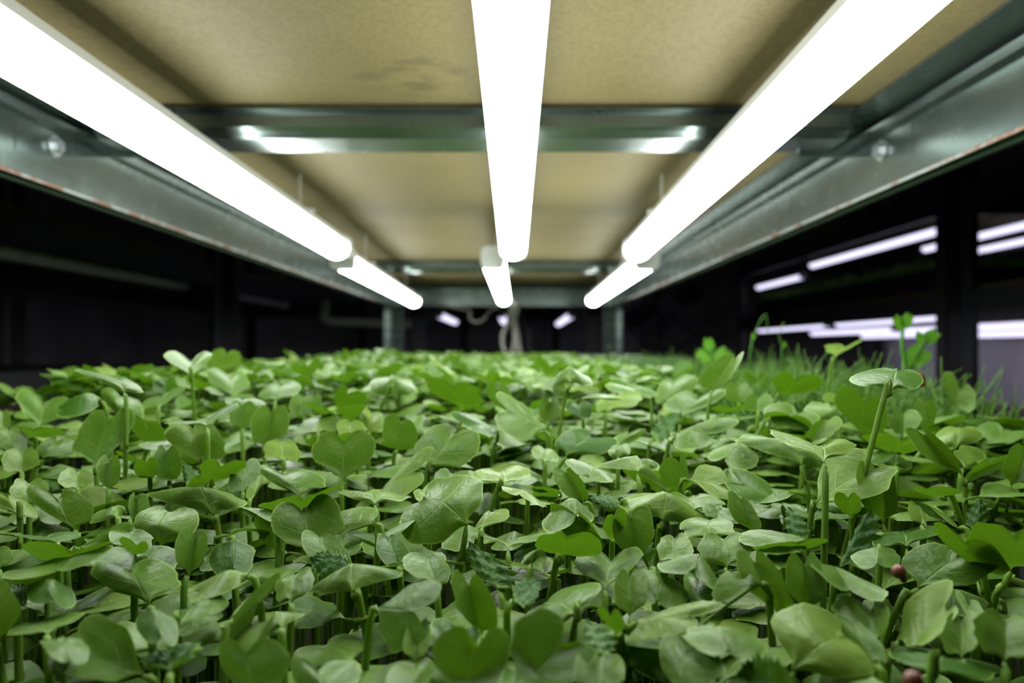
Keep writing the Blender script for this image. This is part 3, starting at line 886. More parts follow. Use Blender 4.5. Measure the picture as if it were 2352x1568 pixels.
# Leaves read from the photograph, tile by tile: base, notch, side, side (tile pixels), flags
# u: underside turned to us   d: drooping sides   c: cupped   t: serrated true leaf   k: no second leaf
TILES = {
    'A': (0, 1100, 3.35), 'B': (600, 1100, 3.35), 'C': (1150, 1100, 3.35), 'D': (1650, 1100, 3.35),
    'E': (1652, 700, 3.357), 'F': (700, 780, 3.357), 'G': (1250, 780, 3.357), 'H': (0, 780, 2.94),
}
HERO = """
A 575,390 448,155 235,160 725,235 - |pale heart-shaped leaf raised on a short stalk above two thin leaves near the left edge
A 1150,960 1015,705 722,760 1380,750 - s=1240,1330 |bright heart-shaped leaf on a long bare stalk in the lower left
A 1040,830 1048,583 690,660 1395,660 k
A 1245,515 1310,275 1015,350 1520,390 d
A 1640,275 1505,125 1168,150 1878,165 d s=1690,460 |pale bow-tie leaf seen almost edge-on over a thick stalk, left half
A 450,492 345,452 112,440 627,422 -
A 460,630 550,560 160,512 850,490 u
A 470,600 440,702 0,735 858,515 - |long flat leaf lying under a yellow-green one at the left edge
A 370,1190 310,1100 60,1200 665,1035 - |glossy yellow-green leaf near the left border, low down
A 1115,1500 682,1345 900,1062 600,1545 c |very large two-lobed leaf at the bottom edge, left, base to the right
A 1360,1110 1685,1030 1560,912 1400,1200 - s=1365,1280
A 1780,1060 1975,970 2090,750 1720,1310 -
A 1800,455 1800,690 1592,560 1965,560 -
A 2105,330 1947,292 1865,225 2170,570 d
A 1910,735 1556,860 1700,735 1690,890 d
A 2170,1140 2118,1080 2352,1040 1990,1250 d
A 1980,1720 1900,1345 1705,1430 2242,1450 - |pale rounded leaf cut by the bottom edge, left of the dark pair
A 0,1250 -60,900 -210,1000 150,1010 -
A 0,700 -20,560 -150,640 105,600 -
A 150,290 60,125 -110,150 298,290 - s=155,345
A 220,210 220,38 75,110 370,110 k
A 380,775 400,932 188,840 575,880 -
A 1190,1000 1240,1222 1040,1080 1360,1110 -
A 1330,1480 1300,1335 1100,1400 1515,1265 t
A 900,300 862,232 700,330 980,240 d
A 1010,320 1040,148 985,200 1140,235 c
A 1450,745 1500,462 1335,540 1585,570 k
A 450,1560 450,1330 360,1400 540,1390 k
A 480,1240 540,1402 325,1250 665,1255 -
A 1020,540 1000,408 835,465 1180,500 -
A 1040,585 1050,505 915,490 1140,540 u
A 610,520 832,482 935,335 700,590 -
A 140,1000 150,820 40,850 230,880 tk
H 2025,1070 1915,912 1752,900 2198,965 - |large pale heart-shaped leaf left of centre, its notch pointing away
B 180,255 320,150 0,203 600,78 u
B 395,575 330,258 88,400 640,300 k |broad dark heart-shaped leaf facing the lens, left of the big folded leaf
B 885,345 605,330 462,452 850,208 -
B 905,530 878,460 588,385 1178,332 - s=890,610 |slender bow-tie leaf with upturned tip just left of the big folded leaf
B 1592,350 1265,165 1215,515 1700,25 d s=1470,930 |largest folded leaf at the centre, strongly veined, on a thick stalk
B 1900,525 1890,488 1582,400 2235,425 - 
C 470,590 512,440 258,505 772,562 u s=400,780 |bright underside of a funnel-shaped leaf right of the big folded leaf
B 720,725 382,600 560,552 450,755 t |serrated hairy true leaf above the pale blurred bow-tie leaf
B 700,855 725,742 348,880 1135,735 d s=790,1090 |palest blurred bow-tie leaf in front of the serrated leaf, lower centre left
B 885,995 1172,1018 1240,778 1005,1322 - |two-lobed leaf with one dark and one bright half, lower centre
B 1350,825 1280,618 1110,690 1468,735 -
B 1825,850 1600,490 1600,640 1935,700 t
B 1950,955 2155,780 1990,770 2110,930 t
B 1700,1210 1600,820 1495,960 1815,1030 k
B 1480,1360 1520,1180 1290,1140 1685,1235 c
B 1650,1720 1665,1290 1330,1400 1910,1380 c |upright heart-shaped leaf cut by the bottom edge below the centre lamp
C 110,1560 465,1272 120,1120 560,1560 c |large dark two-lobed leaf at the bottom edge right of the upright heart
B 520,1760 440,1478 240,1530 782,1510 -
B 1180,1420 1210,1138 1088,1260 1300,1260 k
B 1700,388 1765,260 1645,365 1892,300 -
B 1060,675 980,455 908,600 1160,612 -
B 560,700 450,455 345,560 700,630 k
F 540,1268 470,1185 270,1192 805,1202 -
B 1280,185 1240,85 1180,150 1420,58 -
B 1150,1660 1180,1450 965,1550 1330,1485 -
C 230,660 290,560 150,640 360,545 d
B 230,950 260,742 92,880 412,800 k
C 1240,318 1232,142 888,240 1590,335 d s=1200,560 |umbrella-shaped leaf with glowing yellow-green underside on a stout stalk, right of centre
C 1480,250 1450,148 1270,155 1720,188 -
C 922,192 668,145 800,118 835,218 t
C 1140,690 1000,300 985,400 1150,440 t |narrow crinkled yellow-green true leaf beside the stout umbrella stalk
C 800,850 845,635 556,630 1085,608 - |pale heart-shaped leaf below the umbrella leaf, crossed by a shadow
C 745,565 598,290 403,340 802,495 d
C 520,195 582,305 303,350 702,250 d
C 1000,620 985,300 872,450 1190,420 -
C 1600,468 1600,325 1368,405 1795,400 -
C 1330,642 1340,455 1188,560 1470,560 -
C 1740,685 1720,470 1525,570 1942,545 -
C 1660,322 1680,222 1540,250 1795,310 -
E 497,1540 192,1390 210,1500 290,1306 - s=520,1800 |smooth heart-shaped leaf on a thin dark stalk, right of the umbrella leaf
C 1500,640 1482,718 1212,650 1712,850 d
C 1190,700 1200,935 1088,720 1440,860 -
C 600,1048 352,968 250,1215 770,800 - s=560,1200 |large bright two-lobed leaf, lower centre right, base towards the right
C 1030,1085 1450,1060 1560,940 1150,1222 - s=830,1390 |bright folded leaf on a slanting stalk, lower right of centre
C 900,1200 850,1048 765,1055 962,1100 uk
C 2010,800 1742,960 1620,1070 1800,680 k
C 2135,1040 1960,650 1868,790 2225,860 d |tightly folded leaf standing upright, two overlapping ovals
C 1650,1140 1740,1335 1408,1172 2012,1250 -
C 1380,1680 1430,1325 1202,1360 1692,1490 -
C 760,1660 760,1382 565,1490 955,1540 k
C 790,1360 650,1090 640,1240 860,1200 t
C 860,470 880,303 790,385 960,330 u
C 990,1065 990,762 872,900 1142,900 k
C 1540,1000 1520,792 1410,840 1642,900 k
C 1930,405 1850,165 1762,250 2008,350 k
D 560,1475 945,1235 450,1010 1170,1520 d |huge pale rounded leaf at the bottom edge right of centre, tiny dark specks on it
D 1200,1420 1050,1135 922,1180 1292,1340 -
D 1670,1490 1735,1365 1292,1340 2200,1530 - s=1630,1568 |pale blurred bow-tie leaf at the bottom right corner
D 2200,1405 2200,1100 1972,1190 2430,1290 - |plump pale leaf touching the right border near the bottom corner
D 1372,1240 1745,980 1500,880 1580,1275 c |glossy cupped leaf under the large dark-edged heart, lower right
D 1530,835 1832,598 1418,600 2062,745 - s=1340,1080 |large smooth heart-shaped leaf beside a brown seed husk, right side
D 2010,695 1900,478 1692,445 2248,700 u s=2050,800
D 2250,705 2275,440 1898,482 2450,600 u s=2090,1070 |glowing underside of a wide leaf at the right border on a stout stalk
D 1450,522 1420,412 1162,500 1775,395 -
D 1230,520 1220,652 1042,582 1412,580 -
D 520,557 610,488 268,535 802,490 u
D 560,553 560,662 382,575 738,630 -
D 900,680 1010,862 708,640 1262,830 -
D 1200,1245 1172,1010 887,1010 1328,1080 c
D 700,1015 660,672 528,810 832,810 k
D 1870,1385 1870,1088 1714,1250 2035,1210 k
D 1960,1135 1920,960 1830,925 2058,1060 c
D 930,690 1160,232 1040,420 1250,420 t |dark serrated true leaf on a long pale midrib, right side among bare stalks
D 600,472 540,212 512,340 678,350 t
D 620,1620 140,1500 330,1345 420,1660 t |crinkled serrated true leaf at the bottom edge, right of centre
E 735,1553 1092,1298 830,1180 1225,1450 - s=700,1700 |large pale two-lobed leaf with a clear midrib, right of the umbrella leaf
D 1270,345 1225,-45 1075,120 1386,170 k
D 1020,298 1000,148 893,195 1102,205 u
D 1560,365 1530,213 1470,270 1600,330 k
D 1840,365 1660,225 1572,250 1790,345 -
D 1970,440 2010,158 1922,245 2085,245 t
F 295,1092 300,790 55,900 540,880 k |dark heart-shaped leaf standing upright facing the lens, left of centre, midrib clear
F 400,800 390,730 258,770 512,770 u
F 715,868 745,642 592,700 862,800 u
F 930,727 900,688 745,715 1030,688 -
F 965,985 1150,740 880,770 1285,930 - s=930,1090 |dark heart-shaped leaf with a tiny hole, right of the upright heart
F 1215,535 1150,355 952,385 1386,466 u s=1205,690 |funnel-shaped leaf with bright underside standing clear of the canopy, centre
F 1500,705 1245,652 1240,570 1440,738 - s=1440,980
F 1860,690 1572,550 1640,448 1640,765 - |large pale two-lobed leaf high at the centre, overlapping a flatter leaf
F 1560,562 1500,388 1412,435 1602,440 u
F 2050,330 2055,262 1818,385 2222,345 d s=1985,560 |small umbrella leaf with drooping sides against the blurred back canopy, centre
F 2010,892 2205,760 1943,745 2346,872 - s=1820,1230 |smooth heart-shaped leaf on a long slanting stalk, centre right
F 1540,1115 1512,1012 1282,1060 1760,1030 - s=1450,1250
F 570,1185 835,1030 870,870 770,1195 -
F 1090,1140 1130,1035 997,1045 1278,1080 -
F 140,722 180,588 0,690 292,650 -
F 350,642 240,570 38,515 470,518 u
F 250,540 330,415 225,420 462,505 uk
F 700,425 680,295 487,400 868,395 d s=610,470
F 1000,395 1060,272 872,345 1132,335 d s=950,600
F 1262,372 1200,188 1122,180 1312,345 -
F 1880,645 1890,482 1800,560 1972,560 -
F 2140,622 2110,500 2003,520 2222,550 -
F 60,600 50,448 -40,560 132,520 -
F 500,735 520,600 433,570 602,665 -
F 350,765 350,640 240,700 465,710 -
F 2150,1255 2020,1030 1978,1170 2195,1170 k
F 1850,942 1850,842 1748,880 1957,930 -
F 1700,1185 1650,1200 1515,1130 1872,1285 -
G 1300,395 1470,145 1190,300 1440,290 - |single oval leaf standing upright against the blurred dill, right of centre
G 825,455 680,362 492,390 868,412 - s=832,900 |flat leaf on a long thin upright stalk, right of centre
G 480,562 560,436 403,520 737,480 -
G 1065,605 1182,445 922,500 1368,450 - |pale two-lobed leaf spread like butterfly wings, high right of centre
G 850,775 1062,553 890,620 980,730 t
G 1000,735 1290,742 1390,585 1040,848 - s=930,950 |large flat two-lobed leaf with nibbled edge, high right of centre
G 980,492 990,328 858,455 1176,352 -
G 1850,440 1930,303 1753,325 2118,358 u s=1770,500
G 1722,392 1640,290 1532,280 1752,322 u s=1740,500
G 1320,415 1420,288 1333,380 1508,312 u
G 1500,508 1500,362 1393,430 1602,430 -
G 1640,575 1650,450 1540,500 1762,500 k
G 1790,700 1945,572 1690,540 2085,660 - s=1640,740
G 2040,802 2150,640 2003,740 2262,700 -
G 1985,965 1800,792 1545,808 2168,962 d s=2050,1350 |wide leaf with rolled edge and bright stalk, right side
E 810,1200 785,1095 372,1000 1052,1090 -
G 1530,800 1390,918 1325,830 1660,945 -
G 720,1020 598,1008 372,975 935,1175 d
G 400,1000 335,1052 185,925 557,1082 -
G 1080,1185 1045,950 893,1090 1112,1000 u |bright upright underside of a cupped leaf like a spoon, right of centre
G 1112,1078 1355,1120 1250,965 1360,1225 -
G 1400,1190 1430,1030 1355,1120 1494,1110 k
G 570,930 580,832 492,880 662,860 d
G 790,1000 760,935 690,980 890,975 d
G 560,832 655,718 480,810 757,740 -
G 1400,562 1430,518 1283,530 1577,520 u
E 892,402 965,330 803,325 1088,288 k z=.33 s=850,560 |tallest pale seedling rising above the canopy on a long stalk before lavender lamps
E 1330,655 1370,506 988,588 1574,625 k s=1240,830 |pale wide leaf carrying a round brown seed husk, right side
E 1832,832 1852,640 1722,590 1968,770 c s=1640,1020 |yellowish cupped leaf on a long slanting stalk at the right, before the dill
E 1080,985 1110,735 890,750 1305,925 u
E 900,902 830,775 685,850 982,905 d
E 1100,725 1085,690 912,618 1228,755 u
E 900,772 900,690 800,730 1012,720 -
E 1340,1142 1400,1038 1120,1042 1585,1090 u s=1320,1200
E 1830,1098 1850,963 1635,1062 2032,1030 d s=1500,1210
E 1880,1322 1610,1030 1540,1120 1790,1120 - s=1900,1550 |narrow folded leaf pointing up and left near the right border
E 1880,1265 2055,1200 1830,1100 2100,1180 -
E 1940,1375 2090,1218 1907,1310 2195,1228 - s=1950,1560
E 2250,1395 2350,1148 2192,1220 2490,1300 - s=2130,1568 |big pale leaf cut by the right border at mid height
E 1350,1255 1320,1150 1148,1200 1486,1260 d
E 1420,1012 1420,846 1312,930 1552,905 k
E 1590,965 1590,768 1490,860 1672,860 u
E 1700,1470 1600,1412 1545,1445 1870,1440 u s=1830,1568
E 580,470 490,425 560,400 600,440 tk
H 640,862 735,560 488,690 882,610 - s=655,1010 |tall upright heart-shaped leaf near the left, deep notch
H 1370,852 1300,600 1123,690 1532,735 - s=1345,930 |broad pale heart-shaped leaf left of centre, stalk short
H 265,592 300,430 108,400 472,480 - |V-shaped leaf at the far left back edge of the tray
H 690,400 440,465 560,380 570,495 d |curled dark bud-like leaf near the left back edge
H 820,545 820,400 698,385 975,515 d
H 1010,742 1000,600 884,578 1122,665 u s=970,820 |bright funnel-shaped underside left of centre between two heart-shaped leaves
H 1010,942 990,825 912,900 1074,870 uk
H 285,805 380,688 263,720 503,765 - s=215,970
H 150,907 150,755 15,850 260,830 -
H 520,1012 520,895 395,960 632,960 -
H 730,1018 740,830 652,910 818,920 k
H 60,772 60,617 -40,700 188,730 -
H 20,620 20,500 -60,560 70,560 -
H 840,352 760,270 532,220 965,330 - |long pale leaf on the left skyline of the canopy
H 500,352 480,268 337,310 642,300 -
H 1290,262 1290,160 1103,98 1425,110 k s=1300,320 z=.46 |Y-shaped pale seedling standing above the left skyline
H 1470,248 1525,98 1397,150 1612,190 u z=.45 |rounded bright green leaf on the left skyline beside a Y-shaped one
H 1580,397 1560,262 1392,256 1685,290 -
H 1860,417 1900,308 1748,380 2024,352 -
H 1730,292 1730,212 1620,250 1842,250 -
H 1120,382 1120,278 1030,330 1202,330 -
H 1080,457 1100,380 955,452 1242,342 -
H 1400,582 1375,555 1113,562 1622,425 -
H 1650,462 1650,405 1515,430 1792,440 -
H 1780,735 1830,505 1677,600 1950,600 - s=1790,860 |large round pale leaf left of centre in the middle rows
H 1640,612 1640,450 1550,530 1742,530 -
H 1910,817 1900,688 1782,770 2030,790 -
H 2060,522 2060,395 1950,460 2172,460 -
H 2150,637 2170,522 2012,625 2312,580 -
H 1440,962 1490,855 1350,850 1645,880 u s=1420,1020
H 1270,990 1240,828 1230,900 1335,900 t
H 1300,1032 1340,928 1253,1010 1418,942 u
H 1640,1042 1640,868 1543,1000 1752,890 k
H 1700,1082 1740,965 1650,1050 1765,985 -
H 240,657 230,602 132,632 432,636 u
H 1140,965 1130,760 1030,870 1230,870 k
"""

GROUP = 'radish seedlings in the front trays'


def seedling_stem(root, base, joint, top, mat='stem', r0=0.00080, via=None):
    """hypocotyl from the growing mat to the joint and on into the leaf base"""
    base, joint, top = Vector(base), Vector(joint), Vector(top)
    ctrl = [base] + ([Vector(via)] if via is not None else []) + [joint, top]
    path = spline(ctrl, 5)
    n = len(path)
    rad = [r0 * (1.0 - 0.22 * i / n) * (1.0 if i < n - 3 else (0.85, 0.65, 0.35)[i - n + 3]) for i in range(n)]
    return MB().tube(path, rad, 7, cap=False).build('stem', mat, root, smooth=True)


def second_leaf(r, origin, heading, pitch, size, curl):
    """a free cotyledon: base at origin, pointing along heading (radians, 0 = away from the lens)"""
    a = np.array([math.sin(heading) * math.cos(pitch), math.cos(heading) * math.cos(pitch), math.sin(pitch)])
    side = np.cross(a, [0, 0, 1.0])
    side /= np.linalg.norm(side)
    up = np.cross(side, a)
    o = np.array(origin)
    N = o + a * 0.0110 * size
    mid = o + a * 0.00825 * size
    fold = r.uniform(-0.1, 0.4)
    L = mid - side * 0.0092 * size * math.cos(fold) + up * 0.0092 * size * math.sin(fold)
    R = mid + side * 0.0092 * size * math.cos(fold) + up * 0.0092 * size * math.sin(fold)
    return o, N, L, R


hero_roots = []


def build_hero(line, idx):
    label = None
    if '|' in line:
        line, label = line.split('|')
        label = label.strip()
    w = line.split()
    ox, oy, sc = TILES[w[0]]
    px = []
    for p in w[1:5]:
        a, b = p.split(',')
        px.append((ox + float(a) / sc, oy + float(b) / sc))
    flags, S_px, Zo = '', None, None
    for e in w[5:]:
        if e.startswith('s='):
            a, b = e[2:].split(',')
            S_px = (ox + float(a) / sc, oy + float(b) / sc)
        elif e.startswith('z='):
            Zo = float(e[2:])
        else:
            flags = e
    r = np.random.default_rng(1000 + idx)
    (bx, by), (nx, ny), (lx, ly), (rx, ry) = px
    kind = 'true' if 't' in flags else 'cot'
    tw = 0.5 if kind == 'true' else 0.75
    mx, my = bx + (nx - bx) * tw, by + (ny - by) * tw
    cy = 0.25 * (by + ny + ly + ry)
    Z = Zo or depth_of(cy)
    ML, HW = (0.017, 0.0065) if kind == 'true' else (0.0112, 0.0095)

    def size_at(z):
        k = z / F
        dn = math.hypot(nx - bx, ny - by) * k / ML
        dl = math.hypot(lx - mx, ly - my) * k / HW
        dr = math.hypot(rx - mx, ry - my) * k / HW
        return max(dn, dl, dr)
    s = size_at(Z)
    if s > 1.30:
        Z *= 1.30 / s
        s = 1.30
    s = max(s * 1.02, 0.78 if kind == 'cot' else 0.6)
    k = Z / F
    inv = -1.0 if 'u' in flags else 1.0

    def off(dx, dy, full, lim=0.85):
        pl = math.hypot(dx, dy) * k
        d = math.sqrt(max(0.0, full * full - pl * pl))
        d = min(d, lim * full)
        return d * (1 if dy < 0 else -1) * inv
    dN = off(nx - bx, ny - by, ML * s)
    dL = off(lx - mx, ly - my, HW * s, 0.6)
    dR = off(rx - mx, ry - my, HW * s, 0.6)
    if 'u' in flags:
        dL *= 0.6
        dR *= 0.6
    B = pt(bx, by, Z)
    N = pt(nx, ny, Z + dN)
    zm = Z + dN * tw
    L = pt(lx, ly, max(zm + dL, 0.05))
    R = pt(rx, ry, max(zm + dR, 0.05))
    curl = 0.10 + 0.06 * r.normal()
    if 'd' in flags:
        curl = 0.42
    if 'c' in flags:
        curl = -0.30
    if 'u' in flags and 'd' not in flags:
        curl = -0.10
    soil_z = ZC + SOIL
    ax = Vector((N.x - B.x, N.y - B.y, 0))
    ax = ax.normalized() if ax.length > 1e-6 else Vector((0, 1, 0))
    joint = B - ax * 0.0025 + Vector((0, 0, -0.010 * s))
    if S_px:
        sp = pt(S_px[0], S_px[1], Z + 0.001)
        d = sp - B
        joint = B + d * 0.30
        slope = d / max(0.004, abs(d.z))
        slope.x = max(-0.8, min(0.8, slope.x))
        base = sp + Vector((slope.x * 0.5, slope.y * 0.5, 0)) * max(0.0, sp.z - soil_z)
        base.z = soil_z
        via = sp
    else:
        via = None
        base = joint + Vector((r.uniform(-.007, .007), r.uniform(0, .008), 0))
        base.z = soil_z
    if base.z > joint.z - 0.02:
        base.z = joint.z - 0.04
    name = 'radish_seedling'
    root = empty(name, base)
    O = (base.x, base.y, base.z)
    hero_roots.append((root, label, px, flags, Z))
    geo = leaf_surface(kind, B, N, L, R, curl, r, n=17 if kind == 'cot' else 21, m=6)
    lf = leaf_object('true_leaf' if kind == 'true' else 'cotyledon', geo, 'true_leaf' if kind == 'true' else 'leaf', root, O)
    seedling_stem(root, base, joint, B + (N - B) * 0.04 + Vector((0, 0, -0.0004)), via=via)
    if 'k' not in flags:
        hd = r.uniform(-0.9, 0.9) if ax.y < 0.3 else math.pi * (0.55 if r.uniform() < 0.5 else -0.55) + r.uniform(-.3, .3)
        sz = r.uniform(0.75, 1.0)
        o2 = joint + Vector((0, 0, -0.004))
        st = o2 + Vector((math.sin(hd), math.cos(hd), 0.2)) * 0.004
        g2 = leaf_surface('cot', *second_leaf(r, st, hd, r.uniform(-0.20, 0.15), sz, 0.1), 0.12, r, n=13, m=4)
        leaf_object('cotyledon', g2, 'leaf', root, O)
        MB().tube([joint + Vector((0, 0, -0.006)), o2, st], [0.0006, 0.0006, 0.0003], 5, cap=False).build('leaf_stalk', 'stem', root, smooth=True)
    return root


lines = [l for l in HERO.strip().splitlines() if l.strip()]
for i, l in enumerate(lines):
    build_hero(l, i)

# labels that single out each seedling: look of the visible leaf, then its place
ROWS = [(845, 'on the skyline of the canopy'), (915, 'in the back rows'), (985, 'behind the middle rows'), (1065, 'in the middle rows'), (1150, 'ahead of the middle rows'),
        (1240, 'in the front rows'), (1340, 'in the nearest rows'), (1450, 'low in the foreground'), (1520, 'just above the bottom edge'), (9999, 'at the bottom edge')]
COLS = [(150, 'by the left border'), (430, 'far left'), (720, 'left'), (980, 'left of centre'), (1230, 'near the centre'), (1480, 'right of centre'), (1760, 'right'), (2050, 'far right'), (9999, 'by the right border')]


def look(flags, px):
    (bx, by), (nx, ny), (lx, ly), (rx, ry) = px
    if 't' in flags:
        return 'serrated young true leaf'
    if 'u' in flags:
        return 'leaf showing its bright underside'
    if 'd' in flags:
        return 'arched leaf with drooping sides'
    if 'c' in flags:
        return 'cupped leaf'
    wdt, hgt = abs(lx - rx), abs(by - ny)
    if 'k' in flags:
        return 'shaded rounded leaf'
    if wdt > 3.2 * hgt:
        return 'flat leaf seen edge-on'
    if abs(nx - bx) > abs(ny - by):
        return 'leaf lying sideways'
    return 'heart-shaped leaf' if ny < by else 'leaf tipping towards us'


def place(cx, cy):
    return f'{next(t for x, t in COLS if cx < x)} {next(t for y, t in ROWS if cy < y)}'


seen = {}
for root, label, px, flags, Z in hero_roots:
    cx = sum(p[0] for p in px) / 4
    cy = sum(p[1] for p in px) / 4
    if not label:
        row = next(t for y, t in ROWS if cy < y)
        cl = next(t for x, t in COLS if cx < x)
        label = f'{look(flags, px)} {cl} {row}'
    seen.setdefault(label, []).append((cx, root))
NTH = {2: ['leftmost of two', 'rightmost of two'], 3: ['leftmost of three', 'middle of three', 'rightmost of three'],
       4: ['leftmost of four', 'second of four', 'third of four', 'rightmost of four']}

ORD = ['first', 'second', 'third', 'fourth', 'fifth', 'sixth', 'seventh', 'eighth', 'ninth', 'tenth'] + [f'{k}th' for k in range(11, 60)]


def give_labels(seen, lead, group):
    for label, items in seen.items():
        items.sort(key=lambda x: x[0])
        for i, (cx, root) in enumerate(items):
            n = len(items)
            lab = label if n == 1 else f'{label}, {NTH[n][i] if n in NTH else ORD[i] + " from left"}'
            full = lead + lab
            if len(full.split()) > 16:
                full = lab
            tag(root, full, 'seedling', group)


give_labels(seen, 'radish seedling, ', GROUP)

# brown seed husks still clinging to leaves, and one on the bottom edge
for (x, y, Z, r, t) in ((2064, 1312, 0.128, 0.0013, 'round brown seed husk wedged beside the smooth heart-shaped leaf'),
                        (2111, 868, 0.262, 0.0021, 'round brown seed husk on the tip of the wide pale leaf'),
                        (2098, 1563, 0.088, 0.0013, 'brown seed husk cut by the bottom edge')):
    c = pt(x, y, Z)
    o = MB().ellipsoid(c, (r, r * 0.9, r * 1.0)).ellipsoid(c + Vector((r * 0.7, 0, -r * 0.9)), (r * 0.55, r * 0.5, r * 0.8)).build('seed_husk', 'seed', smooth=True)
    tag(o, t, 'seed husk', 'brown seed husks')


# ------------------------------------------------------------------ the seedlings under and between them
def leaf_template(seed, n, m, curl, fold):
    """a cotyledon at the origin pointing along +y, lying flat; arrays of vertices and faces"""
    r = np.random.default_rng(seed)
    B = np.zeros(3)
    N = np.array([0, 0.0112, 0])
    mid = N * 0.75
    L = mid + np.array([-0.0094 * math.cos(fold), 0, 0.0094 * math.sin(fold)])
    R = mid + np.array([0.0094 * math.cos(fold), 0, 0.0094 * math.sin(fold)])
    return leaf_surface('cot', B, N, L, R, curl, r, n=n, m=m)


FILL_MESH = []
for k in range(8):
    vs, fs, uv = leaf_template(50 + k, 13, 4, (0.15, 0.3, -0.15, 0.4, 0.1, 0.22, -0.25, 0.05)[k], (0.1, -0.15, 0.35, 0.0, 0.25, -0.3, 0.5, 0.05)[k])
    me = bpy.data.meshes.new('cotyledon')
    me.from_pydata(vs, [], fs)
    me.polygons.foreach_set('use_smooth', [True] * len(me.polygons))
    lay = me.uv_layers.new(name='leaf')
    idx = np.zeros(len(me.loops), dtype=np.int32)
    me.loops.foreach_get('vertex_index', idx)
    lay.data.foreach_set('uv', np.array(uv)[idx].ravel())
    me.materials.append(M['leaf'])
    FILL_MESH.append(me)
STEM_MESH = []
for k in range(4):
    b = MB().tube(spline([(0, 0, 0), (0.002 * (k - 1.5), 0.001, 0.4), (0.001 * (k - 1), -0.001 * k, 0.75), (0, 0, 1.0)], 4), [0.0011] * 10 + [0.0009, 0.0006, 0.0002], 6, cap=False)
    me = bpy.data.meshes.new('stem')
    me.from_pydata(b.v, [], b.f)
    me.polygons.foreach_set('use_smooth', [True] * len(me.polygons))
    me.materials.append(M['stem'])
    STEM_MESH.append(me)


def scatter(x0, x1, y0, y1, gap, keep=None, tries=30000, seed=3, grid=0.02):
    r = np.random.default_rng(seed)
    cells, out = {}, []
    for _ in range(tries):
        x, y = r.uniform(x0, x1), r.uniform(y0, y1)
        if keep and not keep(x, y):
            continue
        g = gap(x, y) if callable(gap) else gap
        cx, cy = int(x // grid), int(y // grid)
        ok = True
        for i in (-1, 0, 1):
            for j in (-1, 0, 1):
                for (a, b) in cells.get((cx + i, cy + j), ()):
                    if (a - x) ** 2 + (b - y) ** 2 < g * g:
                        ok = False
        if ok:
            cells.setdefault((cx, cy), []).append((x, y))
            out.append((x, y))
    return out


def in_view(x, y):
    return abs(x) < 0.80 * y + 0.012


low = scatter(-0.262, 0.218, 0.062, 0.44, 0.0122, lambda x, y: in_view(x, y) and not (x > XM and y > 0.28) and (y > 0.20 or (math.sin(x * 913.7 + y * 1371.3) > -0.15)), seed=5)
def shown(p):
    top = canopy(p[1]) + 0.022
    return 20 < VX + F * p[0] / p[1] < 2332 and VY + F * top / p[1] < 1600


low.sort(key=lambda p: (not shown(p), p[1]))
N_IND = max(0, 300 - len(lines))
r = np.random.default_rng(77)
low_seen = {}
# keep the nearest ones as single plants
for (x, y) in low[:N_IND]:
    top = -canopy(y) - r.uniform(0.008, 0.019) - 0.016 * max(0.0, min(1.0, (0.20 - y) / 0.06)) * r.uniform(0.4, 1.0)
    hgt = top - SOIL
    root = empty('radish_seedling', (x, y, H(SOIL)))
    ux, uy = VX + F * x / y, VY - F * top / y
    low_seen.setdefault('half-hidden low radish seedling, ' + place(ux, uy), []).append((ux, root))
    s = bpy.data.objects.new('stem', STEM_MESH[r.integers(4)])
    s.parent = root
    s.scale = (1, 1, hgt)
    col.objects.link(s)
    az = r.uniform(0, 6.28)
    for k in range(2):
        lf = bpy.data.objects.new('cotyledon', FILL_MESH[r.integers(8)])
        lf.parent = root
        lf.location = (0, 0, hgt)
        lf.rotation_euler = (r.uniform(-0.22, 0.16), r.uniform(-0.16, 0.16), az + k * math.pi + r.uniform(-.3, .3))
        sc = r.uniform(0.75, 1.05) * (1.0 if k == 0 else 0.85)
        lf.scale = (sc, sc, sc)
        col.objects.link(lf)

give_labels(low_seen, '', 'low radish seedlings under the canopy')


class Bulk:
    """many small pieces joined into one mesh"""

    def __init__(self):
        self.vs, self.fs, self.n = [], [], 0

    def add(self, v, f):
        self.vs.append(v)
        self.fs.append(f + self.n)
        self.n += len(v)

    def build(self, name, mat, origin=None):
        v = np.concatenate(self.vs)
        o = np.array([(v[:, 0].min() + v[:, 0].max()) / 2, (v[:, 1].min() + v[:, 1].max()) / 2, v[:, 2].min()]) if origin is None else np.array(origin)
        f = np.concatenate(self.fs)
        v = v - o
        me = bpy.data.meshes.new(name)
        me.vertices.add(len(v))
        me.vertices.foreach_set('co', v.ravel())
        q = f.shape[1]
        me.loops.add(f.size)
        me.loops.foreach_set('vertex_index', f.ravel().astype(np.int32))
        me.polygons.add(len(f))
        me.polygons.foreach_set('loop_start', np.arange(0, f.size, q, dtype=np.int32))
        me.polygons.foreach_set('use_smooth', np.ones(len(f), dtype=bool))
        me.update(calc_edges=True)
        me.validate()
        me.materials.append(M[mat])
        ob = bpy.data.objects.new(name, me)
        ob.location = o
        col.objects.link(ob)
        return ob


def tri(fs):
    out = []
    for f in fs:
        for i in range(1, len(f) - 1):
            out.append((f[0], f[i], f[i + 1]))
    return np.array(out)


def templates(n, m):
    out = []
    for k in range(8):
        vs, fs, uv = leaf_template(90 + k, n, m, (0.15, 0.3, -0.15, 0.4, 0.1, 0.22, -0.25, 0.05)[k], (0.1, -0.15, 0.35, 0.0, 0.25, -0.3, 0.5, 0.05)[k])
        t = tri(fs)
        used = np.unique(t)
        mp = -np.ones(len(vs), int)
        mp[used] = np.arange(len(used))
        out.append((np.array(vs)[used], mp[t]))
    return out


MID, FAR = templates(9, 3), templates(7, 2)


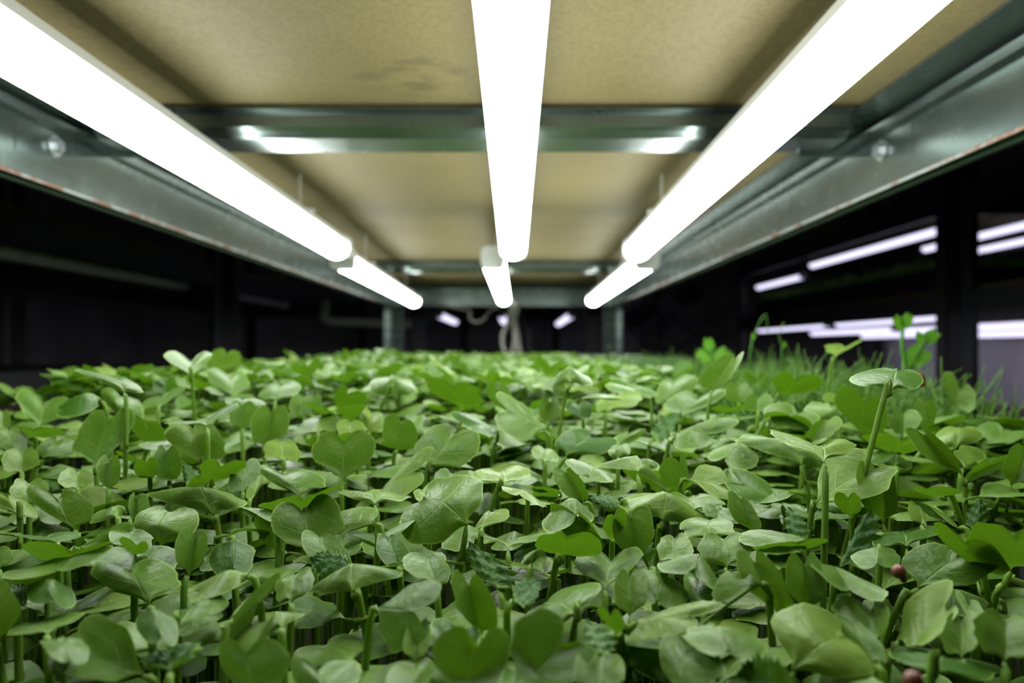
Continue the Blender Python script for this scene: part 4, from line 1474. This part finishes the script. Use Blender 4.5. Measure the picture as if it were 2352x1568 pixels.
def rot(rx, ry, rz):
    cx, sx, cy, sy, cz, sz = math.cos(rx), math.sin(rx), math.cos(ry), math.sin(ry), math.cos(rz), math.sin(rz)
    X = np.array([[1, 0, 0], [0, cx, -sx], [0, sx, cx]])
    Y = np.array([[cy, 0, sy], [0, 1, 0], [-sy, 0, cy]])
    Zm = np.array([[cz, -sz, 0], [sz, cz, 0], [0, 0, 1]])
    return Zm @ Y @ X


def tri_tube(p0, p1, r0, r1):
    p0, p1 = np.array(p0, float), np.array(p1, float)
    d = p1 - p0
    d /= np.linalg.norm(d) + 1e-9
    a = np.cross(d, [0.3, 0.9, 0.1])
    a /= np.linalg.norm(a) + 1e-9
    b = np.cross(d, a)
    v = []
    for p, rr in ((p0, r0), (p1, r1)):
        for k in range(3):
            t = 2.0944 * k
            v.append(p + (a * math.cos(t) + b * math.sin(t)) * rr)
    f = []
    for k in range(3):
        q = (k + 1) % 3
        f += [(k, q, 3 + q), (k, 3 + q, 3 + k)]
    return np.array(v), np.array(f)


leaves, stems = Bulk(), Bulk()


def bulk_seedling(x, y, top, lib, rr, size=1.0, pitch=None):
    z1 = H(top)
    stems.add(*tri_tube((x + rr.uniform(-.004, .004), y + rr.uniform(-.004, .004), H(SOIL)), (x, y, z1), 0.0012, 0.0002))
    az = rr.uniform(0, 6.28)
    for k in range(2):
        v, f = lib[rr.integers(8)]
        sc = rr.uniform(0.8, 1.12) * size * (1 if k == 0 else 0.85)
        Rm = rot(rr.uniform(-0.3, 0.6) if pitch is None else rr.uniform(-pitch, pitch), rr.uniform(-0.3, 0.3) if pitch is None else rr.uniform(-pitch, pitch), az + k * math.pi + rr.uniform(-.35, .35))
        leaves.add(v * sc @ Rm.T + np.array([x, y, z1]), f)


rr = np.random.default_rng(21)
for (x, y) in low[N_IND:]:
    bulk_seedling(x, y, -canopy(y) - rr.uniform(0.008, 0.019), MID, rr, 1.0, 0.16)
# canopy of the trays farther back
back = scatter(-0.266, XM - 0.004, 0.345, 1.47, lambda x, y: 0.0094 if y < 0.7 else 0.0115, lambda x, y: in_view(x, y), tries=26000, seed=9)
for (x, y) in back:
    bump = 0.012 * math.exp(-((x + 0.185) ** 2 + (y - 0.86) ** 2) / 0.0016)
    edge = -0.010 * max(0, (-0.235 - x) / 0.03)
    t = -canopy(y) + rr.normal() * 0.0035 - 0.002 + bump + edge
    bulk_seedling(x, y, t, MID if y < 0.6 else FAR, rr, 0.92 if y < 0.5 else 0.78)
# a last thin front row of radish on the dill side
for (x, y) in scatter(XM, 0.218, 0.25, 0.285, 0.011, None, tries=1500, seed=10):
    bulk_seedling(x, y, -canopy(y) - rr.uniform(0.004, 0.016), MID, rr)
o = leaves.build('radish_canopy', 'leaf_mass')
tag(o, 'dense blurred canopy of green radish leaves filling the trays behind', 'seedlings', kind='stuff')
o = stems.build('radish_stems', 'stem_mass')
tag(o, 'crowd of thin pale stems under the blurred radish canopy', 'stems', kind='stuff')

# ------------------------------------------------------------------ dill
dill = Bulk()


def frond(B, x, y, z0, top, rr, spread=1.0, n=7, rad=0.00055):
    """thin stem forking into thread-like leaves"""
    p = np.array([x, y, z0])
    lean = np.array([rr.normal() * 0.012, rr.normal() * 0.012, 0]) * spread
    hgt = top - z0
    f1 = rr.uniform(0.5, 0.7)
    a = p + lean * f1 + np.array([0, 0, hgt * f1])
    B.add(*tri_tube(p, a, rad * 1.5, rad * 1.3))
    for k in range(n):
        d = np.array([rr.normal() * 0.5, rr.normal() * 0.5, rr.uniform(0.5, 1.3)])
        d /= np.linalg.norm(d)
        l1 = hgt * (1 - f1) * rr.uniform(0.4, 0.7)
        q = a + d * l1
        B.add(*tri_tube(a, q, rad, rad * 0.85))
        for s in range(2):
            e = d + np.array([rr.normal() * 0.55, rr.normal() * 0.55, rr.normal() * 0.25])
            e /= np.linalg.norm(e)
            B.add(*tri_tube(q, q + e * l1 * rr.uniform(0.5, 1.0), rad * 0.8, rad * 0.35))


rr = np.random.default_rng(31)
spots = scatter(XM + 0.005, 0.230, 0.293, 0.80, 0.0074, lambda x, y: in_view(x, y) and (y > 0.315 or x > 0.17), tries=10000, seed=14)
spots.sort(key=lambda p: p[1])
N_DILL = 40
for i, (x, y) in enumerate(spots):
    top = -0.0165 + rr.normal() * 0.005 - 0.010 * max(0, (0.35 - y) / 0.06)
    if i < N_DILL:
        b = Bulk()
        frond(b, x, y, H(SOIL), H(top), rr)
        ob = b.build('dill_seedling', 'dill', origin=(x, y, H(SOIL)))
        tag(ob, 'thread-leaved dill seedling in the near edge of the feathery patch', 'seedling', 'dill seedlings at the near edge')
    else:
        frond(dill, x, y, H(SOIL), H(top), rr, n=6)
o = dill.build('dill_patch', 'dill')
tag(o, 'soft feathery patch of dill threads behind the radish on the lavender side', 'seedlings', kind='stuff')

# a forked dill stem standing clear at the right border
b = MB()
Zd = 0.335
b.tube(spline([pt(2345, 1075, Zd), pt(2330, 1040, Zd), pt(2318, 1018, Zd)]), 0.0013, 6)
b.tube(spline([pt(2318, 1020, Zd), pt(2305, 985, Zd), pt(2285, 960, Zd), pt(2268, 942, Zd)]), 0.0009, 6)
b.tube(spline([pt(2300, 975, Zd), pt(2306, 950, Zd), pt(2312, 930, Zd)]), 0.0006, 5)
b.tube(spline([pt(2324, 1022, Zd), pt(2338, 990, Zd), pt(2352, 960, Zd)]), 0.0008, 6)
b.tube(spline([pt(2316, 1022, Zd), pt(2296, 1014, Zd), pt(2275, 1000, Zd)]), 0.0006, 5)
b.tube([pt(2345, 1075, Zd), Vector((pt(2345, 1075, Zd).x, Zd + 0.004, H(SOIL)))], 0.0013, 6)
tag(b.build('dill_seedling', 'dill', smooth=True), 'forked bare dill stem by the right border against the dark gap', 'seedling')

# ------------------------------------------------------------------ cress
cress = Bulk()
rr = np.random.default_rng(41)
quadv = np.array([[0, 0, 0], [-0.0022, 0.002, 0.0004], [0, 0.0048, 0], [0.0022, 0.002, 0.0004]])
quadf = np.array([[0, 1, 2], [0, 2, 3]])
for (x, y) in scatter(XM + 0.004, 0.222, 0.818, 1.32, 0.0062, in_view, tries=9000, seed=15):
    top = H(-0.0145 + rr.normal() * 0.002)
    for k in range(5):
        Rm = rot(rr.uniform(-0.5, 0.8), rr.uniform(-0.4, 0.4), rr.uniform(0, 6.28))
        cress.add(quadv @ Rm.T + np.array([x + rr.normal() * .002, y + rr.normal() * .002, top - rr.uniform(0, 0.012)]), quadf)
    cress.add(*tri_tube((x, y, H(SOIL)), (x, y, top), 0.0006, 0.0005))
o = cress.build('cress_patch', 'cress')
tag(o, 'dense grey-green patch of tiny cress leaves in front of the far post', 'seedlings', kind='stuff')

# ------------------------------------------------------------------ pea shoots poking out of the dill
def pea_leaf(c, d, size, parent, r):
    c = np.array(c)
    d = np.array(d, float)
    d /= np.linalg.norm(d)
    side = np.cross(d, [0.2, -1.0, 0.3])
    side /= np.linalg.norm(side)
    m = c + d * size * 0.5
    geo = leaf_surface('true0', c, c + d * size, m - side * size * 0.42, m + side * size * 0.42, 0.15, r, n=9, m=3)
    return leaf_object('leaf', geo, 'pea', parent, ORIGIN[parent.name])


def pea_shoot(path, leaves_, label, tendrils=()):
    base = Vector((path[0].x, path[0].y, H(SOIL)))
    root = tag(empty('pea_shoot', base), label, 'seedling', 'pea shoots among the dill')
    MB().tube(spline([base] + path), 0.0005 if tendrils else 0.0010, 6).build('stem', 'pea', root, smooth=True)
    r = np.random.default_rng(len(label))
    for (p, d, s) in leaves_:
        pea_leaf(p, d, s, root, r)
    for t in tendrils:
        MB().tube(spline(t), 0.0003, 5).build('tendril', 'pea', root, smooth=True)
    return root


Zp = 0.55
pea_shoot([pt(1640, 870, Zp), pt(1638, 840, Zp), pt(1634, 800, Zp)],
          [(pt(1640, 838, Zp), (0.55, 0, 0.65), 0.014), (pt(1636, 835, Zp), (-0.7, 0.2, 0.6), 0.013), (pt(1632, 812, Zp), (-0.1, 0.3, 1.0), 0.011)],
          'bright green pea shoot in front of the dark gap beside the far post')
Zp = 0.40
pea_shoot([pt(2075, 880, Zp), pt(2078, 840, Zp), pt(2072, 790, Zp), pt(2074, 750, Zp)],
          [(pt(2074, 758, Zp), (-0.5, 0, 0.8), 0.008), (pt(2075, 757, Zp), (0.35, 0, 0.9), 0.0085)],
          'thin forked pea shoot rising in front of the low lavender lamps')
pea_shoot([pt(2088, 885, Zp), pt(2090, 845, Zp), pt(2108, 810, Zp), pt(2124, 780, Zp)],
          [(pt(2074, 842, Zp), (1.0, 0, 0.75), 0.015), (pt(2118, 788, Zp), (0.75, 0, 0.55), 0.0095), (pt(2112, 790, Zp), (0.2, 0.3, 0.8), 0.007)],
          'leaning pea shoot with broad leaves in front of the dark rack post')
Zp = 0.5
pea_shoot([pt(1800, 880, Zp), pt(1795, 830, Zp), pt(1798, 790, Zp)], [(pt(1799, 800, Zp), (0.2, 0, 1), 0.004)],
          'threadlike pale pea tendril before the low lavender lamps', [[pt(1798, 800, Zp), pt(1790, 770, Zp), pt(1800, 740, Zp)], ])
pea_shoot([pt(1725, 880, Zp), pt(1722, 820, Zp), pt(1730, 775, Zp)], [(pt(1729, 780, Zp), (0.2, 0, 1), 0.004)],
          'looped pea tendril rising before the nearest low lavender lamp', [[pt(1730, 778, Zp), pt(1742, 745, Zp), pt(1758, 722, Zp), pt(1762, 740, Zp), pt(1765, 768, Zp)], ])

# tall greens on the lavender rack
rr = np.random.default_rng(51)
tall = Bulk()
for (x, y) in scatter(1.06, 1.56, 1.66, 2.94, 0.016, None, tries=9000, seed=17, grid=0.03):
    frond(tall, x, y, H(0.185), H(0.232 + rr.normal() * 0.006), rr, n=4, rad=0.0011)
o = tall.build('tall_greens', 'dill')
tag(o, 'dark green fringe of greens on the shelf under the high lavender lamps', 'seedlings', kind='stuff')
